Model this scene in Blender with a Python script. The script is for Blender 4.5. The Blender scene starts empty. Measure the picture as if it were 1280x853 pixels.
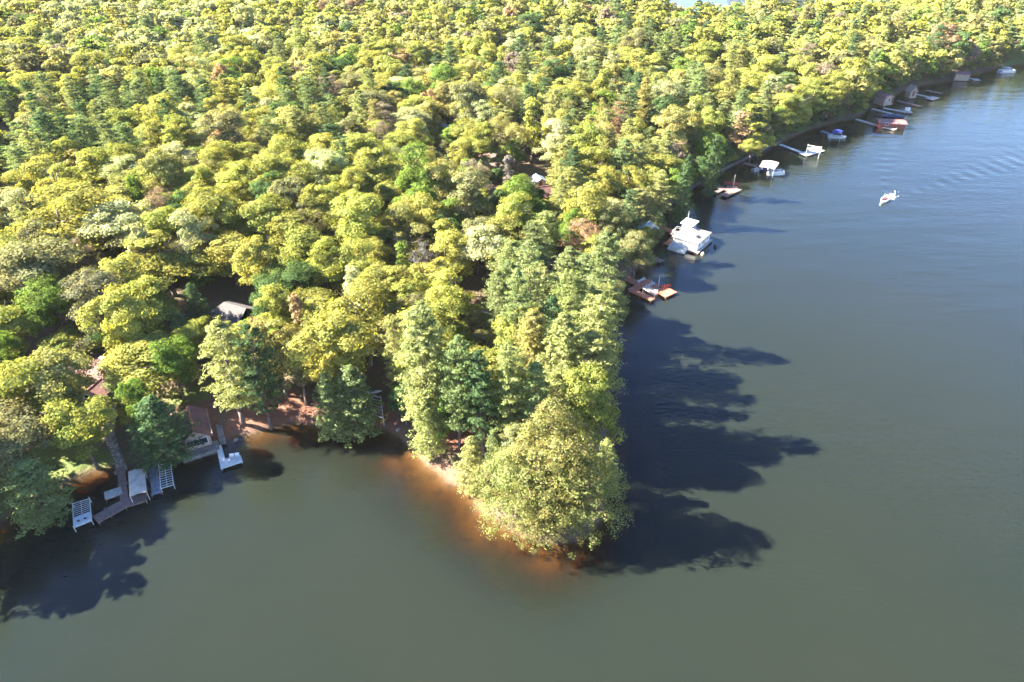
import bpy, math, random
import numpy as np
from mathutils import Vector
R = math.radians
random.seed(7)
rng = np.random.default_rng(7)
scene = bpy.context.scene
COL = scene.collection

# ------------------------------------------------------------------ camera
CAM_H = 80.0
PITCH = R(35)
FPX = 853.0
cP, sP = math.cos(PITCH), math.sin(PITCH)
cam_d = bpy.data.cameras.new('camera')
cam = bpy.data.objects.new('camera', cam_d)
COL.objects.link(cam)
cam.location = (0, 0, CAM_H)
cam.rotation_euler = (math.pi / 2 - PITCH, 0, 0)
cam_d.sensor_width = 36
cam_d.lens = 36 * FPX / 1280
cam_d.clip_start = 0.5
cam_d.clip_end = 12000
scene.camera = cam


def W(px, py, z=0.0):
    """photo measurement -> world point at height z"""
    v = -(py - 426.5)
    dy = FPX * cP + v * sP
    dz = -FPX * sP + v * cP
    t = (z - CAM_H) / dz
    return ((px - 640) * t, dy * t)


def PR(x, y, z):
    dz = z - CAM_H
    f = y * cP - dz * sP
    v = y * sP + dz * cP
    return 640 + FPX * x / f, 426.5 - FPX * v / f


# ------------------------------------------------------------------ materials
def newmat(name):
    m = bpy.data.materials.new(name)
    m.use_nodes = True
    nt = m.node_tree
    for n in list(nt.nodes):
        nt.nodes.remove(n)
    out = nt.nodes.new('ShaderNodeOutputMaterial')
    return m, nt, out


def N(nt, t, **kw):
    n = nt.nodes.new(t)
    for k, v in kw.items():
        if k in n.inputs.keys() if isinstance(k, str) else False:
            n.inputs[k].default_value = v
        else:
            setattr(n, k, v)
    return n


def math_node(nt, op, a, b=None, c=None, clamp=False):
    n = nt.nodes.new('ShaderNodeMath')
    n.operation = op
    n.use_clamp = clamp
    for i, v in enumerate((a, b, c)):
        if v is None:
            continue
        if isinstance(v, (int, float)):
            n.inputs[i].default_value = v
        else:
            nt.links.new(v, n.inputs[i])
    return n.outputs[0]


def mixc(nt, fac, a, b, mode='MIX'):
    n = nt.nodes.new('ShaderNodeMix')
    n.data_type = 'RGBA'
    n.blend_type = mode
    for idx, v in ((0, fac), (6, a), (7, b)):
        if isinstance(v, (int, float)):
            n.inputs[idx].default_value = v
        elif isinstance(v, tuple):
            n.inputs[idx].default_value = v + (1,) if len(v) == 3 else v
        else:
            nt.links.new(v, n.inputs[idx])
    return n.outputs[2]


def surf(name, col, rough=0.7, metal=0.0, var=0.25, scale=1.5, col2=None, planks=None, bump=0.0, bricks=None):
    m, nt, out = newmat(name)
    p = nt.nodes.new('ShaderNodeBsdfPrincipled')
    nt.links.new(p.outputs[0], out.inputs[0])
    p.inputs['Roughness'].default_value = rough
    p.inputs['Metallic'].default_value = metal
    tc = nt.nodes.new('ShaderNodeTexCoord')
    n = nt.nodes.new('ShaderNodeTexNoise')
    n.inputs['Scale'].default_value = scale
    n.inputs['Detail'].default_value = 6
    nt.links.new(tc.outputs['Object'], n.inputs['Vector'])
    c2 = col2 if col2 else tuple(c * (1 - 2 * var) for c in col)
    ramp = nt.nodes.new('ShaderNodeMapRange')
    ramp.inputs[1].default_value = 0.35
    ramp.inputs[2].default_value = 0.65
    nt.links.new(n.outputs[0], ramp.inputs[0])
    base = mixc(nt, ramp.outputs[0], tuple(min(1, c * (1 + var * .5)) for c in col), c2)
    hgt = n.outputs[0]
    if bricks:
        b = nt.nodes.new('ShaderNodeTexBrick')
        b.inputs['Scale'].default_value = bricks
        b.inputs['Mortar Size'].default_value = 0.03
        b.inputs['Color1'].default_value = (1, 1, 1, 1)
        b.inputs['Color2'].default_value = (.7, .7, .7, 1)
        b.inputs['Mortar'].default_value = (.45, .45, .45, 1)
        nt.links.new(tc.outputs['Object'], b.inputs['Vector'])
        base = mixc(nt, 0.8, base, b.outputs[0], 'MULTIPLY')
    nt.links.new(base, p.inputs['Base Color'])
    if bump:
        bp = nt.nodes.new('ShaderNodeBump')
        bp.inputs['Strength'].default_value = bump
        bp.inputs['Distance'].default_value = .05
        nt.links.new(hgt, bp.inputs['Height'])
        nt.links.new(bp.outputs[0], p.inputs['Normal'])
    return m


M = {}
M['dock_red'] = surf('red_stained_wood', (.40, .13, .06), .75, var=.3, scale=2.5, col2=(.28, .11, .065))
M['dock_weathered'] = surf('weathered_wood', (.22, .13, .10), .85, var=.3, scale=2.0, col2=(.13, .09, .08))
M['dock_grey'] = surf('grey_decking', (.20, .21, .25), .7, var=.2, scale=2.0)
M['dock_pale'] = surf('pale_decking', (.42, .37, .32), .7, var=.15, scale=2.0)
M['white'] = surf('white_paint', (.58, .58, .56), .45, var=.08, scale=2)
M['white_deck'] = surf('white_vinyl_decking', (.52, .52, .51), .5, var=.1, scale=2)
M['alu'] = surf('galvanised_metal', (.62, .62, .60), .4, metal=.3, var=.12, scale=4)
M['dark'] = surf('dark_rubber', (.02, .02, .022), .6)
M['tan_cloth'] = surf('tan_canvas', (.50, .41, .33), .85, var=.14, scale=.9)
M['blue_cloth'] = surf('blue_canvas', (.02, .035, .22), .7, var=.2, scale=1)
M['navy'] = surf('navy_paint', (.012, .02, .07), .4)
M['teal'] = surf('teal_plastic', (.03, .25, .35), .4)
M['yellow'] = surf('yellow_plastic', (.55, .33, .04), .5)
M['red_paint'] = surf('dark_red_paint', (.16, .025, .022), .6, var=.2)
M['red_furn'] = surf('red_plastic', (.30, .045, .03), .5)
M['shingle_grey'] = surf('grey_shingles', (.085, .07, .065), .85, bricks=2.2, scale=3, var=.2)
M['shingle_brown'] = surf('brown_metal_roof', (.15, .07, .064), .6, scale=.8, var=.2)
M['shingle_red'] = surf('red_brown_shingles', (.19, .08, .068), .85, bricks=2.2, scale=2, var=.2)
M['shingle_dark'] = surf('dark_shingles', (.09, .075, .08), .85, bricks=2.0, scale=2)
M['shingle_pink'] = surf('faded_red_roof', (.26, .13, .12), .8, bricks=2.0, scale=2)
M['cream_roof'] = surf('cream_roof', (.36, .29, .24), .8, bricks=2.0, scale=2, var=.1)
M['blue_roof'] = surf('pale_blue_metal_roof', (.20, .25, .30), .5, scale=2, var=.1)
M['wall_brown'] = surf('brown_siding', (.10, .05, .035), .8, scale=3)
M['wall_red'] = surf('red_brown_siding', (.17, .07, .05), .8, scale=3)
M['wall_tan'] = surf('tan_siding', (.34, .26, .2), .8, scale=3)
M['glass'] = surf('window_glass', (.015, .02, .035), .08, var=.05)
M['concrete'] = surf('concrete', (.20, .175, .155), .9, scale=1.2, var=.2, bump=.2)
M['stone'] = surf('field_stone', (.30, .25, .22), .9, scale=2, var=.3, bump=.4)
M['wall_stone'] = surf('dark_stone_wall', (.09, .075, .07), .9, scale=2, var=.3, bump=.4)
M['foam'] = surf('foam', (.55, .56, .56), .8, var=.06, scale=3)


def bark_mat(name, c1, c2):
    m, nt, out = newmat(name)
    p = nt.nodes.new('ShaderNodeBsdfPrincipled')
    nt.links.new(p.outputs[0], out.inputs[0])
    p.inputs['Roughness'].default_value = .9
    tc = nt.nodes.new('ShaderNodeTexCoord')
    mp = nt.nodes.new('ShaderNodeMapping')
    mp.inputs['Scale'].default_value = (6, 6, 1.2)
    nt.links.new(tc.outputs['Object'], mp.inputs[0])
    n = nt.nodes.new('ShaderNodeTexNoise')
    n.inputs['Scale'].default_value = 1.5
    nt.links.new(mp.outputs[0], n.inputs[0])
    nt.links.new(mixc(nt, n.outputs[0], c1, c2), p.inputs['Base Color'])
    return m


M['bark'] = bark_mat('oak_bark', (.16, .12, .10), (.07, .05, .04))
M['bark_pine'] = bark_mat('pine_bark', (.15, .10, .085), (.06, .045, .04))
M['bark_pale'] = bark_mat('birch_bark', (.55, .50, .45), (.3, .26, .23))


def leaf_mat(name, use_obj):
    m, nt, out = newmat(name)
    at = nt.nodes.new('ShaderNodeAttribute')
    at.attribute_name = 'tint'
    col = at.outputs['Color']
    if not use_obj:
        ia = nt.nodes.new('ShaderNodeAttribute')
        ia.attribute_type = 'INSTANCER'
        ia.attribute_name = 'leafcol'
        col = mixc(nt, 1.0, ia.outputs['Color'], col, 'MULTIPLY')
    if use_obj:
        oi = nt.nodes.new('ShaderNodeObjectInfo')
        col = mixc(nt, 1.0, oi.outputs['Color'], col, 'MULTIPLY')
    d = nt.nodes.new('ShaderNodeBsdfDiffuse')
    t = nt.nodes.new('ShaderNodeBsdfTranslucent')
    nt.links.new(col, d.inputs[0])
    tc = mixc(nt, 1.0, col, (1.15, 1.1, .55), 'MULTIPLY')
    nt.links.new(tc, t.inputs[0])
    mx = nt.nodes.new('ShaderNodeMixShader')
    mx.inputs[0].default_value = .5
    nt.links.new(d.outputs[0], mx.inputs[1])
    nt.links.new(t.outputs[0], mx.inputs[2])
    nt.links.new(mx.outputs[0], out.inputs[0])
    return m


M['leaf'] = leaf_mat('foliage', True)
M['leaf_far'] = leaf_mat('far_foliage', False)

# ------------------------------------------------------------------ object helpers


def tag(o, label=None, cat=None, group=None, kind=None):
    if label:
        o['label'] = label
    if cat:
        o['category'] = cat
    if group:
        o['group'] = group
    if kind:
        o['kind'] = kind
    return o


def thing(name, label, cat, loc=(0, 0, 0), rz=0.0, group=None):
    o = bpy.data.objects.new(name, None)
    o.empty_display_size = .5
    COL.objects.link(o)
    o.location = loc
    o.rotation_euler = (0, 0, rz)
    return tag(o, label, cat, group)


class MB:
    def __init__(self):
        self.v = []
        self.f = []

    def add(self, vs, fs):
        b = len(self.v)
        self.v += [tuple(p) for p in vs]
        self.f += [tuple(b + i for i in f) for f in fs]
        return self

    def box(self, c, s, rz=0.0):
        x, y, z = s[0] / 2, s[1] / 2, s[2] / 2
        ca, sa = math.cos(rz), math.sin(rz)
        vs = []
        for dz in (-z, z):
            for dx, dy in ((-x, -y), (x, -y), (x, y), (-x, y)):
                vs.append((c[0] + dx * ca - dy * sa, c[1] + dx * sa + dy * ca, c[2] + dz))
        return self.add(vs, [(3, 2, 1, 0), (4, 5, 6, 7), (0, 1, 5, 4), (1, 2, 6, 5), (2, 3, 7, 6), (3, 0, 4, 7)])

    def prism(self, poly, z0, z1):
        n = len(poly)
        a = sum(poly[i][0] * poly[(i + 1) % n][1] - poly[(i + 1) % n][0] * poly[i][1] for i in range(n))
        if a < 0:
            poly = poly[::-1]
        vs = [(p[0], p[1], z0) for p in poly] + [(p[0], p[1], z1) for p in poly]
        fs = [tuple(range(n - 1, -1, -1)), tuple(range(n, 2 * n))]
        for i in range(n):
            j = (i + 1) % n
            fs.append((i, j, n + j, n + i))
        return self.add(vs, fs)

    def tube(self, p0, p1, r0, r1=None, n=6):
        if r1 is None:
            r1 = r0
        p0, p1 = Vector(p0), Vector(p1)
        d = (p1 - p0)
        if d.length < 1e-6:
            return self
        d.normalize()
        a = d.orthogonal().normalized()
        b = d.cross(a)
        vs = []
        for p, r in ((p0, r0), (p1, r1)):
            for i in range(n):
                t = 2 * math.pi * i / n
                vs.append(p + (a * math.cos(t) + b * math.sin(t)) * r)
        fs = [(i, (i + 1) % n, n + (i + 1) % n, n + i) for i in range(n)]
        fs += [tuple(range(n - 1, -1, -1)), tuple(range(n, 2 * n))]
        return self.add(vs, fs)

    def path(self, pts, rs, n=7):
        for i in range(len(pts) - 1):
            self.tube(pts[i], pts[i + 1], rs[i], rs[i + 1], n)
        return self

    def face(self, vs):
        return self.add(vs, [tuple(range(len(vs)))])

    def slab(self, vs, t):
        """polygon in any plane given thickness t downwards"""
        n = len(vs)
        lo = [(p[0], p[1], p[2] - t) for p in vs]
        fs = [tuple(range(n)), tuple(range(2 * n - 1, n - 1, -1))]
        for i in range(n):
            j = (i + 1) % n
            fs.append((j, i, n + i, n + j))
        return self.add(list(vs) + lo, fs)

    def mesh(self, name, mat=None):
        me = bpy.data.meshes.new(name)
        me.from_pydata(self.v, [], self.f)
        me.update()
        if mat:
            me.materials.append(mat)
        return me

    def build(self, name, mat, parent=None, local=True, smooth=False):
        if parent is not None and not local:
            l = parent.location
            self.v = [(p[0] - l[0], p[1] - l[1], p[2] - l[2]) for p in self.v]
        me = self.mesh(name, mat)
        if smooth:
            for p in me.polygons:
                p.use_smooth = True
        o = bpy.data.objects.new(name, me)
        COL.objects.link(o)
        if parent is not None:
            o.parent = parent
        return o


# ------------------------------------------------------------------ shoreline and terrain
SH_PX = [(-420, 940), (-200, 860), (-90, 745), (-20, 672), (0, 655), (45, 633), (75, 612), (100, 598), (132, 585), (160, 582), (190, 577), (235, 568),
         (268, 558), (290, 549), (330, 538), (352, 531), (372, 530), (420, 533), (455, 534), (488, 539), (510, 560), (530, 579),
         (548, 594), (578, 611), (600, 636), (622, 656), (652, 674), (690, 681), (732, 674), (756, 645), (764, 600), (760, 540),
         (758, 480), (760, 420), (770, 372), (790, 345), (803, 325), (814, 300), (822, 285), (828, 264), (850, 245), (880, 225),
         (920, 205), (950, 190), (985, 173), (1020, 160), (1050, 152), (1072, 147), (1088, 134), (1108, 126), (1128, 114),
         (1150, 107), (1190, 100), (1196, 96), (1215, 92), (1238, 89), (1250, 84), (1268, 82), (1300, 79), (1420, 60)]
SH = [W(*p) for p in SH_PX]
LAND = SH + [(700, 430), (3000, 700), (6000, 6000), (-6000, 6000), (-6000, 60), (-400, 30)]
LAND = np.array(LAND)


def sdf(poly, X, Y):
    n = len(poly)
    d2 = np.full(X.shape, 1e18)
    inside = np.zeros(X.shape, bool)
    for i in range(n):
        ax, ay = poly[i]
        bx, by = poly[(i + 1) % n]
        ex, ey = bx - ax, by - ay
        L = ex * ex + ey * ey + 1e-12
        t = np.clip(((X - ax) * ex + (Y - ay) * ey) / L, 0, 1)
        dd = (X - ax - t * ex) ** 2 + (Y - ay - t * ey) ** 2
        d2 = np.minimum(d2, dd)
        cond = ((ay > Y) != (by > Y)) & (X < (bx - ax) * (Y - ay) / (by - ay + 1e-15) + ax)
        inside ^= cond
    d = np.sqrt(d2)
    return np.where(inside, d, -d)


# the far lake beyond the woods and a water-filled hollow cut in at the left
FAR_LAKE = np.array([(100, 425), (128, 432), (175, 436), (215, 450), (235, 520), (180, 640), (95, 640), (85, 520), (88, 430)])
LEFT_HOLLOW = np.array([W(*p) for p in [(-60, 190), (-20, 165), (20, 172), (34, 190), (10, 198)]])


def vnoise(X, Y, s):
    # smooth value noise
    X = X / s
    Y = Y / s
    xi = np.floor(X).astype(np.int64)
    yi = np.floor(Y).astype(np.int64)
    fx = X - xi
    fy = Y - yi
    fx = fx * fx * (3 - 2 * fx)
    fy = fy * fy * (3 - 2 * fy)

    def h(a, b):
        q = (a * 374761393 + b * 668265263) & 0xffffffff
        q = ((q ^ (q >> 13)) * 1274126177) & 0xffffffff
        return ((q ^ (q >> 16)) & 0xffff) / 65535.0
    return (h(xi, yi) * (1 - fx) + h(xi + 1, yi) * fx) * (1 - fy) + (h(xi, yi + 1) * (1 - fx) + h(xi + 1, yi + 1) * fx) * fy


def land_d(X, Y):
    d = sdf(LAND, X, Y) + (vnoise(X, Y, 2.5) - .5) * 1.2
    d = np.minimum(d, -sdf(FAR_LAKE, X, Y))
    d = np.minimum(d, -sdf(LEFT_HOLLOW, X, Y))
    return d


# how quickly the bottom falls away, gentler off the point's west side
def terr_h(X, Y):
    X = np.asarray(X, float)
    Y = np.asarray(Y, float)
    d = land_d(X, Y)
    up = .55 * np.clip(d / 1.3, 0, 1) + 2.6 * (1 - np.exp(-np.clip(d, 0, None) / 22)) + (vnoise(X, Y, 40) - .4) * 2.2 * np.clip(d / 50, 0, 1) \
        + (vnoise(X, Y, 3) - .5) * .3 * np.clip(d / 4, 0, 1)
    shelf = 1.3 * np.exp(-((X + 12) ** 2 / 200 + (Y - 72) ** 2 / 130)) + 1.3 * np.exp(-((X - 2) ** 2 / 110 + (Y - 59) ** 2 / 60)) + .7 * np.exp(-((X + 28) ** 2 / 300 + (Y - 82) ** 2 / 60))
    slope = .30 * (1 - .42 * np.clip(shelf, 0, 1))
    w = -d
    dn = -.12 * np.clip(w, 0, 1) - slope * w - .035 * (1 - .8 * np.clip(shelf, 0, 1)) * np.clip(w - 3, 0, None) ** 1.6
    dn += (vnoise(X, Y, 5) - .5) * .35 * np.clip(w / 3, 0, 1)
    dn = np.clip(dn, -9, 5)
    return np.where(d > 0, up, dn)


def gz(x, y):
    return float(terr_h(np.array([x]), np.array([y]))[0])


def axis(lo, hi, dlo, dhi, step, grow):
    a = list(np.arange(dlo, dhi + step, step))
    s = step
    while a[-1] < hi:
        s = min(s * grow, 400)
        a.append(a[-1] + s)
    s = step
    b = [dlo]
    while b[-1] > lo:
        s = min(s * grow, 400)
        b.append(b[-1] - s)
    return np.array(b[:0:-1] + a)


GX = axis(-5000, 5000, -110, 110, 1.1, 1.045)
GY = axis(-1500, 7000, 40, 230, 1.1, 1.045)
XX, YY = np.meshgrid(GX, GY)
HH = terr_h(XX, YY)


def grid_mesh(name, X, Y, Z):
    ny, nx = X.shape
    co = np.stack([X, Y, Z], -1).reshape(-1, 3).astype(np.float32)
    idx = np.arange(nx * ny).reshape(ny, nx)
    q = np.stack([idx[:-1, :-1], idx[:-1, 1:], idx[1:, 1:], idx[1:, :-1]], -1).reshape(-1, 4)
    return raw_mesh(name, co, q)


def raw_mesh(name, co, q, smooth=True):
    me = bpy.data.meshes.new(name)
    me.vertices.add(len(co))
    me.vertices.foreach_set('co', np.ascontiguousarray(co, np.float32).ravel())
    k = q.shape[1]
    me.loops.add(q.size)
    me.loops.foreach_set('vertex_index', np.ascontiguousarray(q, np.int32).ravel())
    me.polygons.add(len(q))
    me.polygons.foreach_set('loop_start', np.arange(0, q.size, k, dtype=np.int32))
    if smooth:
        me.polygons.foreach_set('use_smooth', np.ones(len(q), bool))
    me.update(calc_edges=True)
    return me


def inpoly_px(poly, soft=2.0):
    p = np.array([W(*q, 1.5) for q in poly])
    return np.clip(sdf(p, XX, YY) / soft + .5, 0, 1)


LAWNS = [[(40, 560), (90, 535), (135, 560), (150, 585), (100, 596), (60, 600), (0, 640), (-10, 590)],
         [(895, 215), (925, 180), (940, 165), (985, 163), (985, 172), (945, 190)],
         [(1252, 84), (1258, 60), (1310, 60), (1310, 80)],
         [(100, 440), (118, 430), (128, 445), (110, 450)], [(205, 498), (260, 480), (262, 500), (210, 512)]]
DIRT = [[(20, 480), (55, 420), (110, 405), (100, 425), (60, 470), (30, 500)], [(612, 285), (610, 180), (628, 180), (645, 285)],
        [(0, 400), (30, 380), (45, 420), (20, 470), (0, 480)],
        [(-30, 230), (-30, 205), (18, 205), (14, 236)]]
RUST = [[(262, 560), (290, 505), (360, 490), (420, 505), (500, 500), (500, 545), (372, 535), (300, 550)],
        [(200, 580), (205, 500), (270, 495), (270, 562)], [(548, 600), (540, 575), (590, 590), (600, 620), (620, 670)],
        [(505, 470), (580, 440), (640, 480), (600, 560), (520, 560)]]
lawn = np.zeros(XX.shape)
dirt = np.zeros(XX.shape)
rust = np.zeros(XX.shape)
for p in LAWNS:
    lawn = np.maximum(lawn, inpoly_px(p))
for p in DIRT:
    dirt = np.maximum(dirt, inpoly_px(p))
for p in RUST:
    rust = np.maximum(rust, inpoly_px(p))
me = grid_mesh('ground', XX, YY, HH)
ca = me.attributes.new('zone', 'FLOAT_COLOR', 'POINT')
zc = np.stack([lawn, dirt, rust, np.ones_like(lawn)], -1).astype(np.float32)
ca.data.foreach_set('color', zc.ravel())
ground = bpy.data.objects.new('ground', me)
COL.objects.link(ground)
tag(ground, kind='structure')

m, nt, out = newmat('forest_floor')
p = nt.nodes.new('ShaderNodeBsdfPrincipled')
p.inputs['Roughness'].default_value = .95
nt.links.new(p.outputs[0], out.inputs[0])
geo = nt.nodes.new('ShaderNodeNewGeometry')
sep = nt.nodes.new('ShaderNodeSeparateXYZ')
nt.links.new(geo.outputs['Position'], sep.inputs[0])
zn = nt.nodes.new('ShaderNodeAttribute')
zn.attribute_name = 'zone'
zs = nt.nodes.new('ShaderNodeSeparateColor')
nt.links.new(zn.outputs['Color'], zs.inputs[0])


def noise(nt, scale, detail=5, vec=None, rough=.55):
    n = nt.nodes.new('ShaderNodeTexNoise')
    n.inputs['Scale'].default_value = scale
    n.inputs['Detail'].default_value = detail
    n.inputs['Roughness'].default_value = rough
    nt.links.new(vec, n.inputs['Vector'])
    return n.outputs[0]


def rng_node(nt, v, a, b, c=0., d=1.):
    n = nt.nodes.new('ShaderNodeMapRange')
    nt.links.new(v, n.inputs[0])
    for i, q in enumerate((a, b, c, d)):
        n.inputs[i + 1].default_value = q
    return n.outputs[0]


pos = geo.outputs['Position']
n1 = rng_node(nt, noise(nt, .35, 6, pos), .35, .65)
n2 = rng_node(nt, noise(nt, 1.7, 6, pos), .3, .7)
n3 = rng_node(nt, noise(nt, .12, 4, pos), .4, .6)
litter = mixc(nt, n2, (.085, .043, .028), (.13, .078, .048))
green = mixc(nt, n2, (.035, .055, .012), (.07, .085, .02))
base = mixc(nt, math_node(nt, 'MULTIPLY', n1, .55), litter, green)
rustc = mixc(nt, n2, (.20, .065, .03), (.11, .05, .034))
base = mixc(nt, zs.outputs[2], base, mixc(nt, math_node(nt, 'MULTIPLY', n1, .25), rustc, (.22, .15, .105)))
dirtc = mixc(nt, n1, (.10, .065, .055), (.16, .10, .08))
base = mixc(nt, zs.outputs[1], base, dirtc)
lawnc = mixc(nt, n1, (.06, .095, .012), (.11, .13, .02))
base = mixc(nt, math_node(nt, 'MULTIPLY', zs.outputs[0], .92), base, lawnc)
bedc = mixc(nt, n1, (.066, .034, .011), (.11, .062, .02))
bedc = mixc(nt, rng_node(nt, noise(nt, .35, 6, pos), .46, .62), bedc, (.05, .025, .01))
sandy = mixc(nt, n2, (.10, .058, .038), (.145, .088, .06))
uw = rng_node(nt, sep.outputs[2], .02, .3, 1, 0)
edge = rng_node(nt, sep.outputs[2], .3, .75, .8, 0)
base = mixc(nt, math_node(nt, 'MULTIPLY', edge, n3), base, sandy)
base = mixc(nt, uw, base, bedc)
nt.links.new(base, p.inputs['Base Color'])
bp = nt.nodes.new('ShaderNodeBump')
bp.inputs['Strength'].default_value = .6
bp.inputs['Distance'].default_value = .3
nt.links.new(noise(nt, 1.3, 6, pos), bp.inputs['Height'])
nt.links.new(bp.outputs[0], p.inputs['Normal'])
me.materials.append(m)

# ------------------------------------------------------------------ water sheet with its depth stored on it
ZW = np.zeros_like(XX)
wme = grid_mesh('lake_water', XX, YY, ZW)
# plain bottom depth under each point
at = wme.attributes.new('depth', 'FLOAT', 'POINT')
at.data.foreach_set('value', np.clip(-HH, 0, 9).astype(np.float32).ravel())
water = bpy.data.objects.new('lake_water', wme)
COL.objects.link(water)
tag(water, kind='structure')
m, nt, out = newmat('lake_water')
geo = nt.nodes.new('ShaderNodeNewGeometry')
pos = geo.outputs['Position']
dp = nt.nodes.new('ShaderNodeAttribute')
dp.attribute_name = 'depth'
depth = dp.outputs['Fac']
# turbidity: the share of light the silty water itself scatters back
turb = math_node(nt, 'SUBTRACT', 1.0, math_node(nt, 'EXPONENT', math_node(nt, 'MULTIPLY', depth, -.8)))
body = nt.nodes.new('ShaderNodeBsdfDiffuse')
silt = rng_node(nt, noise(nt, .014, 4, pos), .35, .65)
nt.links.new(mixc(nt, silt, (.0118, .0146, .0100), (.0092, .0128, .0096)), body.inputs[0])
tr = nt.nodes.new('ShaderNodeBsdfTransparent')
pw = nt.nodes.new('ShaderNodeCombineColor')
for i, k in enumerate((-.4, -.9, -1.7)):
    nt.links.new(math_node(nt, 'EXPONENT', math_node(nt, 'MULTIPLY', depth, k)), pw.inputs[i])
nt.links.new(pw.outputs[0], tr.inputs[0])
mx = nt.nodes.new('ShaderNodeMixShader')
nt.links.new(turb, mx.inputs[0])
nt.links.new(tr.outputs[0], mx.inputs[1])
nt.links.new(body.outputs[0], mx.inputs[2])
gl = nt.nodes.new('ShaderNodeBsdfGlossy')
gl.inputs['Roughness'].default_value = .06
# ripples: broad wind chop plus fine ripples, and the wake behind the speedboat
BOAT = W(1105, 252)
WKDIR = Vector((W(1160, 205)[0] - BOAT[0], W(1160, 205)[1] - BOAT[1])).normalized()
mp = nt.nodes.new('ShaderNodeMapping')
mp.inputs['Rotation'].default_value = (0, 0, R(-20))
mp.inputs['Scale'].default_value = (.45, 1.3, 1)
nt.links.new(pos, mp.inputs[0])
r1 = noise(nt, .9, 3, mp.outputs[0])
r2 = noise(nt, .12, 3, mp.outputs[0])
sp = nt.nodes.new('ShaderNodeSeparateXYZ')
nt.links.new(pos, sp.inputs[0])
dx = math_node(nt, 'SUBTRACT', sp.outputs[0], BOAT[0])
dy = math_node(nt, 'SUBTRACT', sp.outputs[1], BOAT[1])
u = math_node(nt, 'ADD', math_node(nt, 'MULTIPLY', dx, WKDIR.x), math_node(nt, 'MULTIPLY', dy, WKDIR.y))
v = math_node(nt, 'ADD', math_node(nt, 'MULTIPLY', dx, -WKDIR.y), math_node(nt, 'MULTIPLY', dy, WKDIR.x))
av = math_node(nt, 'ABSOLUTE', v)
ratio = math_node(nt, 'DIVIDE', av, math_node(nt, 'MAXIMUM', u, .5))
m1 = rng_node(nt, ratio, .16, .34, 0, 1)
m2 = rng_node(nt, ratio, .36, .44, 1, 0)
m3 = rng_node(nt, u, 0, 6, 0, 1)
m4 = rng_node(nt, u, 60, 190, 1, .15)
msk = math_node(nt, 'MULTIPLY', math_node(nt, 'MULTIPLY', m1, m2), math_node(nt, 'MULTIPLY', m3, m4))
ph = math_node(nt, 'SINE', math_node(nt, 'MULTIPLY', math_node(nt, 'SUBTRACT', math_node(nt, 'MULTIPLY', u, .8), math_node(nt, 'MULTIPLY', av, -.55)), 1.15))
wk = math_node(nt, 'MULTIPLY', ph, msk)
h = math_node(nt, 'ADD', math_node(nt, 'MULTIPLY', r1, .095), math_node(nt, 'MULTIPLY', r2, .24))
h = math_node(nt, 'ADD', h, math_node(nt, 'MULTIPLY', wk, .05))
bp = nt.nodes.new('ShaderNodeBump')
bp.inputs['Strength'].default_value = .8
bp.inputs['Distance'].default_value = 1.0
nt.links.new(h, bp.inputs['Height'])
nt.links.new(bp.outputs[0], gl.inputs['Normal'])
fr = nt.nodes.new('ShaderNodeLayerWeight')
fr.inputs['Blend'].default_value = .5
nt.links.new(bp.outputs[0], fr.inputs['Normal'])
schlick = math_node(nt, 'ADD', math_node(nt, 'MULTIPLY', math_node(nt, 'POWER', fr.outputs['Facing'], 3.65), .98), .011)
mx2 = nt.nodes.new('ShaderNodeMixShader')
nt.links.new(schlick, mx2.inputs[0])
nt.links.new(mx.outputs[0], mx2.inputs[1])
nt.links.new(gl.outputs[0], mx2.inputs[2])
nt.links.new(mx2.outputs[0], out.inputs[0])
wme.materials.append(m)

# ------------------------------------------------------------------ trees: templates


def cards_mesh(name, C, Nrm, size, tint, mat, up=None, aspect=None):
    """leaf cards: centres C, normals Nrm, half sizes, per-card tint rgb"""
    n = len(C)
    Nn = Nrm / (np.linalg.norm(Nrm, axis=1, keepdims=True) + 1e-9)
    rv = rng.normal(size=(n, 3))
    a = np.cross(Nn, rv)
    a /= (np.linalg.norm(a, axis=1, keepdims=True) + 1e-9)
    b = np.cross(Nn, a)
    s1 = size[:, None]
    s2 = (size * (aspect if aspect is not None else rng.uniform(.55, 1.0, n)))[:, None]
    k = rng.uniform(-.25, .25, (n, 1)) * s1
    co = np.stack([C - a * s1 - b * s2 * .3, C - b * s2 + Nn * k, C + a * s1 + b * s2 * .35, C + b * s2 + Nn * k], 1).reshape(-1, 3)
    q = np.arange(n * 4).reshape(n, 4)
    me = raw_mesh(name, co, q, smooth=False)
    at = me.attributes.new('tint', 'FLOAT_COLOR', 'FACE')
    t = np.concatenate([tint, np.ones((n, 1))], 1).astype(np.float32)
    at.data.foreach_set('color', t.ravel())
    me.materials.append(mat)
    return me, co.reshape(n, 4, 3)


def rdir(n, rnd):
    v = rnd.normal(size=(n, 3))
    return v / np.linalg.norm(v, axis=1, keepdims=True)


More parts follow.
